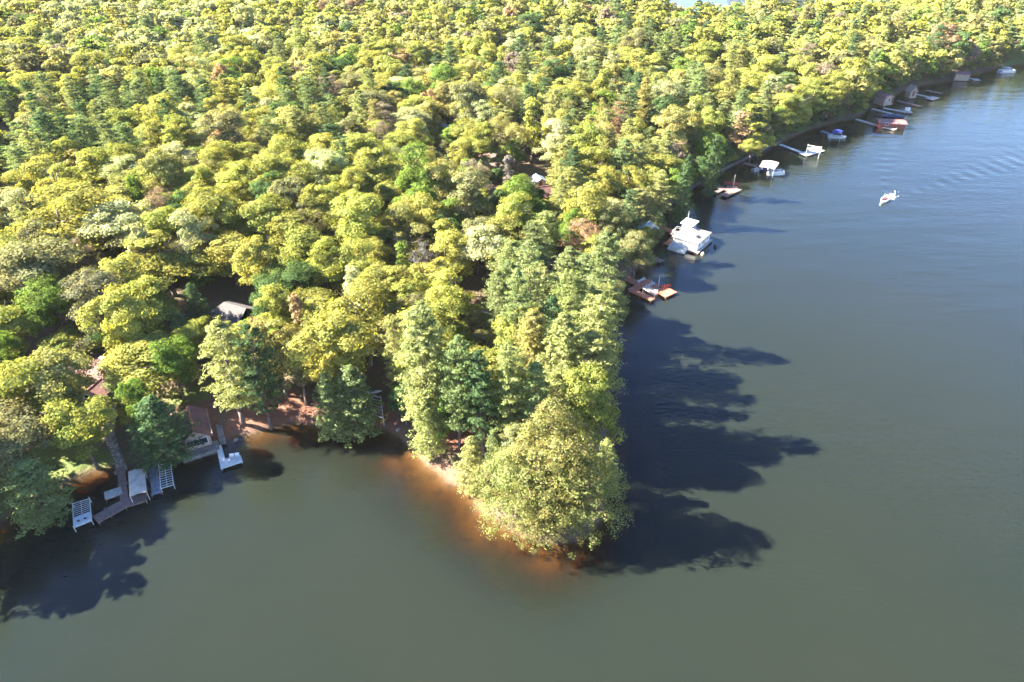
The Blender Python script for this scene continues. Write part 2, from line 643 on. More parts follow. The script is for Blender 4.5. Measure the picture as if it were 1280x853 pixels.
def broad_cards(rnd, nc, per, size, r=4.6, H=16.0, z0=2.6, clump=(1.1, 2.0), dense=1.0, form='dome'):
    """returns centres, normals, sizes, grey tint of one broadleaf crown (metres)"""
    cz = (H + z0) / 2
    rz = (H - z0) / 2
    C = []
    Nm = []
    S = []
    T = []
    # a few big lobes make the outline uneven, clumps sit on the lobes
    nl = rnd.integers(5, 8)
    lobes = []
    for i in range(nl):
        a = 2 * math.pi * (i + rnd.uniform(-.3, .3)) / nl
        q = rnd.uniform(.35, .62)
        lobes.append((math.cos(a) * q * r, math.sin(a) * q * r, cz + rz * (rnd.uniform(-.45, .4) - (q - .48) * .9), rnd.uniform(.38, .58) * r))
    lobes.append((rnd.uniform(-.2, .2) * r, rnd.uniform(-.2, .2) * r, cz + rz * .5, .52 * r))
    if form == 'cone':
        lobes = []
        for (k_, q0, zf, lr_) in ((7, .52, -.55, .5), (6, .42, -.1, .5), (4, .28, .3, .43), (1, .08, .62, .32)):
            for i in range(k_):
                a = 2 * math.pi * (i + rnd.uniform(-.35, .35)) / k_
                q = q0 * rnd.uniform(.75, 1.2)
                lobes += [(math.cos(a) * q * r, math.sin(a) * q * r, cz + rz * (zf + rnd.uniform(-.12, .12)), lr_ * r * rnd.uniform(.85, 1.15))] * (1 if k_ > 1 else 2)
    if form == 'narrow':
        lobes = [(rnd.uniform(-.2, .2) * r, rnd.uniform(-.2, .2) * r, z0 + (H - z0) * t, r * (.75 - .45 * t)) for t in (.15, .35, .55, .75, .9)]
    for i in range(nc):
        lx, ly, lz, lr = lobes[rnd.integers(len(lobes))]
        d = rdir(1, rnd)[0]
        if d[2] < -.35:
            d[2] *= -1
        c = np.array([lx, ly, lz]) + d * lr * np.array([1, 1, .85 * rz / r])
        cr = rnd.uniform(*clump)
        g = rnd.uniform(.78, 1.15)
        warm = rnd.uniform(-.08, .08)
        m_ = int(per * cr / 1.5 * rnd.uniform(.7, 1.2))
        dd = rdir(m_, rnd)
        dd[:, 2] = np.where(dd[:, 2] < -.2, -dd[:, 2], dd[:, 2])
        pos_ = c + dd * cr * rnd.uniform(.45, 1.08, (m_, 1)) * np.array([1, 1, .7])
        cc = (pos_ - np.array([0, 0, cz])) / np.array([r, r, rz])
        nn = dd * .75 + cc * .5 + np.array([0, 0, .12]) + rnd.normal(size=(m_, 3)) * .33
        C.append(pos_)
        Nm.append(nn)
        S.append(rnd.uniform(.5, 1.5, m_) * size)
        v_ = g * rnd.uniform(.55, 1.45, m_)
        T.append(np.stack([v_ * (1 + warm), v_, v_ * (1 - warm)], 1))
    C = np.concatenate(C)
    keep = C[:, 2] < H
    return C[keep], np.concatenate(Nm)[keep], np.concatenate(S)[keep], np.concatenate(T)[keep]


def pine_cards(rnd, nw, nb, ncl, per, size, r=4.2, H=24.0, z0=6.0, layered=1.0, curve=.5):
    C = []
    Nm = []
    S = []
    T = []
    br = []
    for w in range(nw):
        t = (w + rnd.uniform(-.5, .5)) / (nw - 1)
        t = min(max(t, 0), 1)
        z = z0 + (H - .6 - z0) * t
        L0 = r * (1 - t) ** curve * (.72 + .28 * min(1, t / .2)) + .35
        k = nb + rnd.integers(-1, 2)
        ph0 = rnd.uniform(0, 6.28)
        for b in range(k):
            if rnd.uniform() < .1:
                continue
            a = ph0 + 2 * math.pi * (b + rnd.uniform(-.3, .3)) / k
            L = L0 * rnd.uniform(.5, 1.25)
            rise = rnd.uniform(-.12, .42) * L
            br.append((z, a, L, rise))
            
            for j in range(ncl):
                f = .3 + .7 * (j + rnd.uniform(.2, .9)) / ncl
                c = np.array([math.cos(a) * L * f, math.sin(a) * L * f, z + rise * f * f + rnd.uniform(-.25, .25)])
                side = rnd.uniform(-.28, .28) * L * .9
                c[0] += -math.sin(a) * side
                c[1] += math.cos(a) * side
                cr = (.36 + .3 * L / r) * rnd.uniform(.6, 1.35)
                m_ = int(per * rnd.uniform(.7, 1.3))
                g = rnd.uniform(.8, 1.15)
                dd = rdir(m_, rnd)
                pos_ = c + dd * cr * rnd.uniform(.3, 1.0, (m_, 1)) * np.array([1.15, 1.15, .42 * layered])
                nn = dd * np.array([.7, .7, .5]) + np.array([math.cos(a) * .35, math.sin(a) * .35, .75]) + rnd.normal(size=(m_, 3)) * .4
                C.append(pos_)
                Nm.append(nn)
                S.append(rnd.uniform(.5, 1.5, m_) * size)
                v_ = g * rnd.uniform(.55, 1.45, m_)
                T.append(np.stack([v_, v_, v_], 1))
    m_ = per * 3
    dd = rdir(m_, rnd)
    pos_ = np.array([0, 0, H - .9]) + dd * np.array([.35, .35, .8])
    C.append(pos_)
    Nm.append(dd + np.array([0, 0, .4]))
    S.append(np.full(m_, size))
    T.append(np.ones((m_, 3)))
    return np.concatenate(C), np.concatenate(Nm), np.concatenate(S), np.concatenate(T), br


def trunk_broad(rnd, H=16.0, r=4.6, z0=4.5, twigs=0, rad=.26):
    mb = MB()
    x = y = 0.0
    pts = [(0, 0, -.6)]
    for i in range(1, 7):
        x += rnd.uniform(-.18, .18)
        y += rnd.uniform(-.18, .18)
        pts.append((x, y, H * .8 * i / 6))
    mb.path(pts, [rad * (1.25 - .16 * i) for i in range(7)], 7)
    for i in range(8 + twigs):
        b = pts[2 + i % 4]
        a = rnd.uniform(0, 6.28)
        L = r * rnd.uniform(.55, .95)
        e1 = (b[0] + math.cos(a) * L * .5, b[1] + math.sin(a) * L * .5, b[2] + L * .35)
        e2 = (b[0] + math.cos(a) * L, b[1] + math.sin(a) * L, min(b[2] + L * rnd.uniform(.6, 1.1), H * .93))
        mb.path([b, e1, e2], [rad * .42, rad * .28, rad * .08], 5)
        for k in range(2):
            a2 = a + rnd.uniform(-.9, .9)
            e3 = (e1[0] + math.cos(a2) * L * .45, e1[1] + math.sin(a2) * L * .45, e1[2] + L * rnd.uniform(.2, .7))
            mb.tube(e1, e3, rad * .2, rad * .05, 4)
    return mb


def trunk_pine(br, H=24.0, rad=.3):
    mb = MB()
    n = 7
    pts = [(.06 * math.sin(i * 1.7), .06 * math.cos(i * 2.1), -.6 + (H + .2) * i / (n - 1)) for i in range(n)]
    mb.path(pts, [rad * (1.15 - i / (n - 1) * 1.08) for i in range(n)], 7)
    for (z, a, L, rise) in br[::2]:
        mb.tube((0, 0, z), (math.cos(a) * L * .85, math.sin(a) * L * .85, z + rise * .75), .05, .015, 4)
    return mb


TEMPL = {}


def make_template(kind, i):
    rnd = np.random.default_rng(1000 + hash_kind(kind) * 50 + i)
    if kind == 'broad':
        a = broad_cards(rnd, 95, 250, .15, clump=(.8, 1.9))
        tr_ = trunk_broad(rnd)
        dims = (4.6, 16.0)
    elif kind == 'narrow':
        a = broad_cards(rnd, 30, 110, .20, r=2.2, H=14, z0=2.5, clump=(.7, 1.2), form='narrow')
        tr_ = trunk_broad(rnd, 14, 2.2, 2.5, rad=.18)
        dims = (2.2, 14.0)
    elif kind == 'sparse':
        a = broad_cards(rnd, 75, 150, .11, z0=3.0, clump=(.7, 1.5))
        tr_ = trunk_broad(rnd, twigs=14)
        dims = (4.6, 16.0)
    elif kind == 'fine':
        a = broad_cards(rnd, 620, 120, .08, z0=.4, clump=(.3, .75), form='cone')
        a[3][:, :] *= np.where(rnd.random((len(a[3]), 1)) < .10, np.array([[1.5, 1.05, 1.7]]), 1.0)
        tr_ = trunk_broad(rnd, H=13.0, r=3.0, twigs=10)
        dims = (4.6, 16.0)
    elif kind == 'pine':
        C, n_, s_, t_, br = pine_cards(rnd, int(rnd.integers(15, 22)), 6, 7, 21, .17, layered=.8, curve=rnd.uniform(.32, .62))
        a = (C, n_, s_, t_)
        tr_ = trunk_pine(br)
        dims = (4.2, 24.0)
    elif kind == 'fullpine':   # dense to the ground, young or shore conifers
        C, n_, s_, t_, br = pine_cards(rnd, 20, 7, 6, 14, .2, r=4.2, H=16, z0=1.2, layered=1.5, curve=.6)
        a = (C, n_, s_, t_)
        tr_ = trunk_pine(br, 16.0, .24)
        dims = (4.2, 16.0)
    C, n_, s_, t_ = a
    crown, _ = cards_mesh('crown', C, n_, s_, t_, M['leaf'], aspect=(rng.uniform(.3, .6, len(C)) if 'pine' in kind else None))
    bark = M['bark_pine'] if 'pine' in kind else M['bark']
    tm = tr_.mesh('trunk', bark)
    for p_ in tm.polygons:
        p_.use_smooth = True
    return crown, tm, dims


def hash_kind(k):
    return ['broad', 'narrow', 'sparse', 'fine', 'pine', 'fullpine'].index(k)


for k, n in (('broad', 9), ('narrow', 2), ('sparse', 4), ('fine', 3), ('pine', 8), ('fullpine', 4)):
    TEMPL[k] = [make_template(k, i) for i in range(n)]

# leaf colours (true leaf albedo)
TINT = {
    'yellow-green': (0.274, 0.282, 0.071), 'golden green': (0.299, 0.282, 0.100), 'olive': (0.201, 0.199, 0.088),
    'bright green': (0.152, 0.219, 0.047), 'pale yellow-green': (0.338, 0.351, 0.171), 'pinkish brown': (0.225, 0.178, 0.134),
    'deep green': (0.089, 0.143, 0.050), 'orange-tan': (0.333, 0.226, 0.131),
    'grey-olive': (0.184, 0.184, 0.100), 'mauve-grey bare': (0.185, 0.166, 0.165),
    'pine green': (0.179, 0.223, 0.091), 'dark pine green': (0.084, 0.132, 0.059), 'light pine green': (0.254, 0.276, 0.102), 'yellowish pine green': (0.260, 0.250, 0.083),
    'budding olive': (0.170, 0.182, 0.059)}
TREES = []   # dict(kind,x,y,H,r,tint,label,hand)


def hand(kind, px, py, H, rpx, tint, label, top=None, base=None):
    """broadleaf trees are measured at the crown centre, conifers at the tip"""
    is_p = 'pine' in kind
    z = 2.0
    for _ in range(3):
        zz = z + (H if is_p else H * .62)
        x, y = W(px, py, zz)
        z = max(gz(x, y), .2) if _ == 0 else z
    dist = math.sqrt(x * x + y * y + (CAM_H - zz) ** 2)
    TREES.append(dict(kind=kind, x=x, y=y, H=H, r=rpx * dist / FPX * (1.15 if kind == 'pine' else 1), tint=tint, label=label, hand=True))


B, S_, F_, Nn, P_, FP = 'broad', 'sparse', 'fine', 'narrow', 'pine', 'fullpine'
# --- the point
TP = 'olive budding'
hand(F_, 694, 560, 23, 66, 'budding olive', 'largest olive tree on the very tip of the point, rising to a peak')
TREES.append(dict(kind=F_, x=0.8, y=67.8, H=13.5, r=7.2, tint='budding olive', hand=True, label='low olive crown on the front left of the point, leaning over the orange shallows'))
TREES.append(dict(kind=F_, x=9.2, y=67.2, H=13.5, r=7.2, tint='budding olive', hand=True, label='low grey-olive crown with pinkish twigs on the front right of the point, over dark water'))
TREES.append(dict(kind=F_, x=4.8, y=65.2, H=10.5, r=6.0, tint='budding olive', hand=True, label='lowest olive crown at the foot of the point, its hem touching the lake'))
hand(B, 738, 512, 18, 36, 'yellow-green', 'yellow-green broadleaf behind the tip tree, on the right edge of the point')
hand(FP, 762, 548, 11, 20, 'light pine green', 'small green conifer hanging over the dark water at the right edge of the point')
hand(FP, 586, 545, 12, 24, 'light pine green', 'small bright green conifer beside the pale beach on the left of the point')
hand(FP, 620, 536, 11, 17, 'pine green', 'short green conifer just right of the one by the pale beach, beneath tall pines')
hand(B, 650, 560, 11, 22, 'olive', 'small olive broadleaf tucked at the left shoulder of the tip tree')
hand(P_, 527, 412, 23, 34, 'light pine green', 'tall light pine at the bend of the shore, right of the stored tube frame')
hand(FP, 530, 500, 12, 26, 'light pine green', 'low full light-green conifer at the water edge just left of the pale beach')
hand(Nn, 551, 525, 11, 14, 'bright green', 'small vivid green maple in front of the tall pines left of the beach')
hand(P_, 519, 378, 26, 34, 'pine green', 'tall pine with a broad top behind the pine at the shore bend')
hand(P_, 566, 417, 23, 26, 'pine green', 'slim tall pine second from the left in the cluster on the neck of the point')
hand(P_, 600, 440, 21, 26, 'dark pine green', 'dark pine with thin crown amid the cluster on the neck of the point')
hand(P_, 638, 428, 22, 28, 'light pine green', 'light pointed pine in the middle of the neck of the point')
hand(P_, 668, 455, 19, 24, 'pine green', 'pine directly behind the peak of the tip tree, to its left')
hand(P_, 745, 366, 26, 34, 'light pine green', 'tallest pine on the right bank of the point, its tip narrow and pale')
hand(P_, 709, 392, 24, 34, 'light pine green', 'big pale pine left of the tallest one on the right bank of the point')
hand(P_, 735, 412, 21, 40, 'light pine green', 'wide pine with a branch reaching out over the navy water right of the point')
hand(B, 655, 425, 17, 34, 'yellow-green', 'rounded yellow-green broadleaf among the pines behind the neck of the point')
hand(P_, 648, 338, 25, 28, 'pine green', 'tall pine right of the dark-roofed house, with tiered dark branches')
hand(P_, 669, 300, 26, 32, 'pine green', 'tall pine above and behind the tiered pine right of the dark-roofed house')
hand(P_, 716, 338, 23, 26, 'light pine green', 'light pine mid-way between the dark-roofed house and the fingered dock')
hand(P_, 690, 372, 21, 25, 'dark pine green', 'dark pine in the gully left of the tall right-bank pines')
hand(P_, 760, 285, 25, 28, 'pine green', 'dark pine standing above the fingered dock, one row in from the shore')
hand(P_, 797, 236, 11, 24, 'light pine green', 'pale broad pine on the bank up-left of the white houseboat')
hand(P_, 822, 264, 7, 12, 'pine green', 'small pine at the shore end of the houseboat gangway')
hand(B, 768, 372, 11, 17, 'olive', 'small olive tree on the shore just left of the fingered dock')
hand(B, 795, 312, 13, 22, 'olive', 'shoreline broadleaf over the small single dock below the houseboat')
hand(B, 745, 315, 11, 22, 'yellow-green', 'yellow-green tree between pines above the fingered dock')
hand(S_, 725, 300, 13, 24, 'orange-tan', 'orange-tan budding tree a little inland from the fingered dock')
hand(B, 842, 232, 13, 14, 'bright green', 'vivid green tree on the bank between the houseboat and the reddish dock beyond it')
hand(FP, 862, 190, 20, 15, 'dark pine green', 'very dark conifer on the bank above the stone wall')
hand(B, 880, 208, 9, 13, 'deep green', 'deep green tree just left of the shoreline lawn')
hand(FP, 898, 165, 19, 15, 'dark pine green', 'dark conifer at the left end of the shoreline lawn')
hand(Nn, 928, 165, 15, 14, 'orange-tan', 'pale orange budding tree with bare trunk on the shoreline lawn')
hand(B, 940, 185, 9, 12, 'yellow-green', 'small bright yellow tree beside the orange one on the shoreline lawn')
hand(B, 953, 170, 12, 15, 'yellow-green', 'yellow-green tree at the right end of the shoreline lawn')
hand(B, 818, 292, 6, 11, 'olive', 'low olive bush in front of the blue-roofed cottage by the houseboat gangway')
hand(B, 803, 298, 8, 14, 'yellow-green', 'rounded yellow-green bush below the blue-roofed cottage')
# --- left shore, running on past the left edge
for i_, (x_, y_, H_) in enumerate([(-81, 62, 22), (-84, 66, 22), (-88, 61, 20), (-80, 69, 20), (-79, 58, 16)]):
    TREES.append(dict(kind='pine', x=x_, y=y_, H=H_, r=5.2, tint='pine green', hand=False, label=None))
hand(P_, 268, 408, 21, 34, 'light pine green', 'big pale pine between the grey-roofed cabin and the brown boathouse')
hand(P_, 303, 402, 22, 26, 'dark pine green', 'darker pine touching the right side of the big pale pine by the boathouse')
hand(FP, 180, 494, 13.5, 37, 'dark pine green', 'broad dark green conifer between the stone steps and the brown boathouse')
hand(B, 176, 508, 13, 17, 'bright green', 'bright green sapling crown poking from the broad dark conifer')
hand(B, 98, 535, 14, 32, 'yellow-green', 'bright yellow-green tree left of the stone steps, on the lawn')
hand(B, 66, 484, 15, 38, 'golden green', 'golden-green spreading tree left of the red-brown house')
hand(B, 28, 500, 16, 36, 'yellow-green', 'yellow-green tree on the left edge, left of the golden-green one')
hand(B, 12, 560, 13, 42, 'olive', 'olive shaded tree at the left edge of the frame above the shore')
hand(FP, 20, 575, 12, 34, 'pine green', 'dull green conifer at the left edge, nearest the water')
hand(B, 187, 458, 11, 44, 'yellow-green', 'large bright tree right of the red-brown house, above the dark conifer')
hand(B, 215, 455, 13, 24, 'bright green', 'bright green tree squeezed left of the big pale pine')
hand(B, 345, 440, 16, 34, 'golden green', 'golden-green tree right of the dark pine, above the rusty bare bank')
hand(S_, 372, 455, 15, 24, 'olive', 'thin olive tree in the middle of the rusty bare bank')
hand(Nn, 378, 402, 15, 12, 'orange-tan', 'slender orange budding tree standing between yellow crowns')
hand(Nn, 322, 420, 11, 9, 'orange-tan', 'small orange budding tree just right of the grey-roofed cabin')
hand(B, 422, 440, 18, 46, 'yellow-green', 'large yellow-green crown at the shore, left of the stored tube frame')
hand(FP, 400, 465, 14, 24, 'pine green', 'green conifer on the bank below the large yellow crown, left one of the pair')
hand(FP, 432, 455, 14, 38, 'pine green', 'deep green tree overhanging the water left of the stored tube frame')
hand(B, 455, 395, 18, 36, 'yellow-green', 'yellow-green dome behind the stored tube frame, left of the tall pines')
hand(P_, 487, 395, 20, 18, 'light pine green', 'slim pine immediately left of the twin tall pines at the shore bend')
hand(B, 120, 382, 17, 35, 'grey-olive', 'round grey-olive crown above the red-brown house')
hand(B, 142, 402, 14, 22, 'deep green', 'green lower crown tucked under the grey-olive round one')
hand(B, 86, 433, 8, 24, 'yellow-green', 'low round yellow tree beside the brown driveway on the left')
hand(B, 57, 387, 14, 31, 'bright green', 'bright green round tree above the brown driveway on the left')
hand(B, 52, 338, 18, 42, 'olive', 'large olive crown with pinkish twigs behind the bright green round tree')
hand(B, 75, 283, 20, 52, 'yellow-green', 'great golden dome near the left edge, largest crown of the left woods')
hand(B, 6, 412, 13, 30, 'yellow-green', 'yellow-green tree cut by the left edge beside the driveway')
hand(B, 5, 450, 13, 18, 'bright green', 'small bright green tree cut by the left edge')
hand(B, 150, 290, 17, 36, 'pale yellow-green', 'pale rounded crown right of the great golden dome')
hand(Nn, 175, 315, 16, 15, 'pale yellow-green', 'slender feathery pale tree in a gap of the left woods')
hand(B, 205, 325, 14, 44, 'yellow-green', 'large lemon-green crown in the middle of the left woods')
hand(B, 152, 352, 15, 28, 'yellow-green', 'medium yellow-green crown left below the large lemon-green one')
hand(S_, 207, 268, 17, 17, 'pinkish brown', 'pinkish-brown budding tree standing out among yellow crowns on the left')
hand(B, 230, 275, 16, 24, 'deep green', 'darker green crown right of the pinkish-brown one')
hand(S_, 103, 325, 14, 14, 'pinkish brown', 'small pinkish-brown tree right of the large olive crown')
hand(B, 182, 385, 15, 30, 'yellow-green', 'yellow-green crown between the grey-olive round one and the cabin')
hand(FP, 236, 352, 12, 17, 'dark pine green', 'dark bluish spruce just left of the grey-roofed cabin')
hand(FP, 222, 388, 9, 16, 'pine green', 'short conifer down-left of the grey-roofed cabin')
hand(B, 287, 318, 12, 36, 'yellow-green', 'lemon-yellow crown right above the grey-roofed cabin')
hand(B, 345, 375, 13, 30, 'deep green', 'deep green tree in the dark gap right of the cabin')
hand(B, 372, 362, 14, 30, 'deep green', 'darkest green broad crown right of the cabin gap')
hand(Nn, 340, 393, 10, 14, 'pale yellow-green', 'small pale tree in front of the deep green crowns right of the cabin')
hand(B, 570, 275, 13, 22, 'bright green', 'vivid green crown left of the brown lane in the centre')
hand(B, 556, 290, 12, 20, 'deep green', 'dark green crown in the shaded gap left of the lane')
hand(Nn, 505, 332, 14, 12, 'bright green', 'narrow bright green tree between yellow domes left of the lane')
hand(S_, 537, 330, 14, 20, 'mauve-grey bare', 'mauve-grey leafless tree between yellow domes left of the dark-roofed house')
hand(B, 655, 240, 12, 12, 'bright green', 'bright green small tree left of the white gable')
hand(Nn, 636, 218, 14, 9, 'mauve-grey bare', 'mauve bare tree right of the brown lane')
hand(B, 640, 272, 15, 22, 'yellow-green', 'lemon tree directly below the white gable')
hand(B, 715, 288, 13, 18, 'bright green', 'bright lime tree among pines above the fingered dock')

# keep-clear list: (px, py, world clearance radius, picture clearance px) so roofs and gaps the photo shows stay visible
KEEP = [(283, 392, 6.5, 24), (118, 460, 6, 10), (125, 480, 4.5, 10), (245, 535, 7, 24), (40, 435, 3, 16), (25, 462, 3, 14), (65, 425, 3, 10), (597, 400, 5, 12),
        (620, 245, 2.5, 7), (619, 262, 2.5, 7), (615, 215, 2, 6), (675, 243, 5, 6), (672, 225, 4, 5), (8, 180, 5, 10), (5, 222, 3, 6),
        (467, 508, 4, 16), (240, 420, 2, 8), (137, 530, 2.5, 10), (148, 565, 2.5, 10), (568, 600, 2, 14), (932, 198, 2.5, 8), (1268, 75, 6, 10),
        (1205, 92, 5, 7), (1143, 108, 3, 4), (1107, 120, 3, 4), (557, 163, 3, 4), (808, 284, 2, 4), (300, 535, 2, 12), (350, 515, 2, 16), (320, 525, 2, 12),
        (235, 500, 2, 8), (1113, 50, 4, 4), (255, 485, 3, 8), (60, 590, 3, 14), (1090, 133, 3, 3), (900, 2, 3, 5), (865, 2, 3, 5), (845, 1, 3, 4),
        (790, 350, 3, 8), (800, 355, 2, 9), (885, 233, 3, 8), (900, 236, 2, 8), (832, 285, 3, 6), (940, 206, 2, 6), (862, 298, 3, 16), (815, 322, 1.5, 5),
        (985, 183, 2, 5), (1035, 166, 2, 5), (1085, 152, 2, 4), (1103, 150, 2, 5), (1100, 138, 2, 3), (1112, 135, 2, 3), (1140, 117, 2, 3), (1205, 97, 2, 3), (1258, 88, 3, 4), (855, 245, 1, 5), (950, 190, 1, 5), (915, 208, 1, 5)]
KW = [W(a, b, 2.0) for a, b, _, _ in KEEP]


def species(px, py, n):
    """share of conifers in each part of the woods"""
    p_ = .16
    if px > 610:
        p_ = .42
    if px > 700 and py < 330:
        p_ = .55
    if 600 < px < 780 and 300 < py < 580:
        p_ = .85
    if 470 < px < 620 and py > 380:
        p_ = .8
    if px < 620 and 190 < py < 450:
        p_ = .03
    if px < 240 and 120 < py < 200:
        p_ = .85
    if px < 90 and 120 < py < 230:
        p_ = .8
    if px < 620 and py > 450:
        p_ = .3
    if py < 120:
        p_ = .1 if px < 650 else .28
    if 200 < px < 420 and 120 < py < 185:
        p_ = .45
    if 60 < px < 330 and 30 < py < 70:
        p_ = .05
    if p_ > .1:
        p_ += (n - .5) * .9
    return p_


SUNLIT = [(805, 358), (820, 366), (834, 361), (171, 605), (265, 393), (290, 392), (115, 462), (128, 482), (242, 515), (620, 245), (618, 262),
          (895, 234), (960, 204), (60, 590), (310, 520), (342, 512), (865, 298), (855, 302), (876, 304), (870, 292), (850, 296), (790, 352), (814, 372), (272, 575), (570, 600), (932, 198), (672, 243)]
SW = [W(a, b, 2.0) for a, b in SUNLIT]
# Poisson fill of the woods
pts = []
cell = 5.0
gridm = {}


def far_enough(x, y, d):
    ci, cj = int(math.floor(x / cell)), int(math.floor(y / cell))
    for i in range(ci - 2, ci + 3):
        for j in range(cj - 2, cj + 3):
            for (qx, qy, qd) in gridm.get((i, j), ()):
                if (qx - x) ** 2 + (qy - y) ** 2 < (max(d, qd) if False else (d + qd) / 2) ** 2:
                    return False
    return True


def put(x, y, d):
    gridm.setdefault((int(math.floor(x / cell)), int(math.floor(y / cell))), []).append((x, y, d))


for t in TREES:
    put(t['x'], t['y'], min(t['r'] * 1.35, 9))
rr = random.Random(21)
cand = []
for _ in range(75000):
    y = math.sqrt(rr.uniform(60 ** 2, 640 ** 2))
    x = rr.uniform(-1, 1) * (y * .86 + 45)
    cand.append((x, y))
cx = np.array([c[0] for c in cand])
cy = np.array([c[1] for c in cand])
cd = land_d(cx, cy)
cz_ = terr_h(cx, cy)
nz1 = vnoise(cx, cy, 28)
nz2 = vnoise(cx + 300, cy, 22)
for i, (x, y) in enumerate(cand):
    if cd[i] < (1.6 if y < 105 else .5):
        continue
    px, py = PR(x, y, cz_[i] + 10)
    r_p = rr.random()
    con = r_p < species(px, py, nz1[i])
    sz = rr.uniform(.72, 1.2)
    if con:
        H = 18 * rr.uniform(.72, 1.22)
        r = 4.3 * rr.uniform(.75, 1.2)
        sp_ = r * 1.3
    else:
        H = 16.0 * (.4 + .6 * sz) * rr.uniform(.8, 1.2)
        r = 5.6 * sz
        sp_ = r * 1.17
    if py < 120:
        r *= 1.05
        sp_ *= 1.08
    if not far_enough(x, y, sp_):
        continue
    # shore trees are lower
    ok = True
    d = math.sqrt(x * x + y * y + (CAM_H - 10) ** 2)
    c1 = PR(x, y, cz_[i] + H * (.72 if con else .65))
    top_ = PR(x, y, cz_[i] + H)
    bot_ = PR(x, y, cz_[i] + (3 if con else 4))
    rp = r * FPX / d
    for (kx, ky, kr, kp), kw in zip(KEEP, KW):
        if (kw[0] - x) ** 2 + (kw[1] - y) ** 2 < (kr + r * .3) ** 2:
            ok = False
            break
        if y < kw[1] + 1 and abs(c1[0] - kx) < (rp * (.75 if con else .9) + kp * .6) and top_[1] - rp * .1 - kp * .4 < ky < bot_[1] + rp * .4 + kp * .4:
            ok = False
            break
    if ok:
        for (kx, ky) in SW:
            ddx = (kx - x) * .99 - (ky - y) * .139
            ddy = (kx - x) * .139 + (ky - y) * .99
            hz_ = H + cz_[i] - 1.0
            if 0 < ddx < hz_ / .70 and abs(ddy) < r * 1.0 and (hz_ - ddx * .70) > 2:
                ok = False
                break
    if not ok:
        continue
    # nothing random may stand in front of the measured shore
    if y < 84 and -25 > x > -60 and cd[i] < 6:
        continue
    if c1[0] > 560 and y < 78:
        continue
    if x < -62 and y < 92 and x > -78:
        continue
    put(x, y, sp_)
    n = nz2[i]
    q = rr.random()
    if con:
        tint = rr.choices(['pine green', 'light pine green', 'dark pine green', 'yellowish pine green'], [.42, .3, .16, .12])[0]
        if px < 240 and 100 < py < 205:
            tint = rr.choice(['pine green', 'dark pine green'])
        kind = 'pine' if rr.random() < .88 else 'fullpine'
        if kind == 'fullpine':
            H *= .7
    else:
        w = [.56, .14, .12, .06, .08, .02, .01, .015, .004]
        if n > .66:
            w = [.3, .25, .2, .05, .1, .06, .02, .03, .005]
        if px < 560 and 190 < py < 330:
            w = [.66, .13, .08, .04, .08, .0, .01, .0, .0]
        if 60 < px < 330 and py < 75:
            w = [.2, .1, .0, .05, .65, .0, .0, .0, .0]
        tint = rr.choices(['yellow-green', 'golden green', 'olive', 'bright green', 'pale yellow-green', 'pinkish brown', 'deep green', 'orange-tan', 'mauve-grey bare'], w)[0]
        kind = 'sparse' if tint in ('pinkish brown', 'mauve-grey bare', 'orange-tan') and rr.random() < .7 else ('narrow' if rr.random() < .06 else ('sparse' if tint in ('olive', 'golden green', 'pale yellow-green') and rr.random() < .3 else 'broad'))
        if kind == 'narrow':
            r *= .55
    TREES.append(dict(kind=kind, x=x, y=y, H=H, r=r, tint=tint, label=None, hand=False))
# understory saplings in the gaps
und = 0
for i in range(0, 30000):
    x, y = cand[i + 30000]
    if cd[i + 30000] < (.5 if x > 30 else 1.5) or y > 340 or und > 1000:
        continue
    if not far_enough(x, y, 1.9):
        continue
    px, py = PR(x, y, 4)
    if any((kw[0] - x) ** 2 + (kw[1] - y) ** 2 < (kr + 1) ** 2 or math.hypot(px - k[0], py - k[1]) < k[3] + 6 for k, kw in zip(KEEP, KW) for kr in (k[2],)):
        continue
    if y < 100 and -60 < x < -20:
        continue
    if y < 84:
        continue
    put(x, y, 1.9)
    und += 1
    TREES.append(dict(kind='broad' if rr.random() < .75 else 'fullpine', x=x, y=y, H=rr.uniform(4.5, 10.5) if not (x > 30 and cd[i + 30000] < 6) else rr.uniform(2, 4.5), r=rr.uniform(1.8, 3.2) if not (x > 30 and cd[i + 30000] < 6) else rr.uniform(1.2, 2.2),
                      tint=rr.choice(['bright green', 'deep green', 'yellow-green', 'olive']), label=None, hand=False, under=True))

# bushes and small trees leaning over the right bank
SHW = [Vector(W(*p)) for p in SH_PX]
k0 = SH_PX.index((850, 245))
for k in range(k0, len(SHW) - 2):
    a, b = SHW[k], SHW[k + 1]
    d_ = (b - a).normalized()
    nl = Vector((-d_.y, d_.x))
    n_ = int((b - a).length / 1.9)
    for q in range(n_):
        p = a + d_ * (q + rr.random()) * 1.9 + nl * rr.uniform(.5, 4.0)
        if any((kw[0] - p.x) ** 2 + (kw[1] - p.y) ** 2 < (kr * .8) ** 2 for (_, _, kr, _), kw in zip(KEEP, KW)):
            continue
        if land_d(np.array([p.x]), np.array([p.y]))[0] < .1:
            continue
        H = rr.choice([2.2, 3, 4, 6, 9, 12]) * rr.uniform(.8, 1.2)
        fp = rr.random() < .3
        TREES.append(dict(kind='fullpine' if fp else 'broad', x=p.x, y=p.y, H=H, r=min(1.1 + H * .24, 3.4), tint=rr.choice(['olive', 'deep green', 'yellow-green', 'bright green']), label=None, hand=False, under=H < 6))
tz = terr_h(np.array([t['x'] for t in TREES]), np.array([t['y'] for t in TREES]))
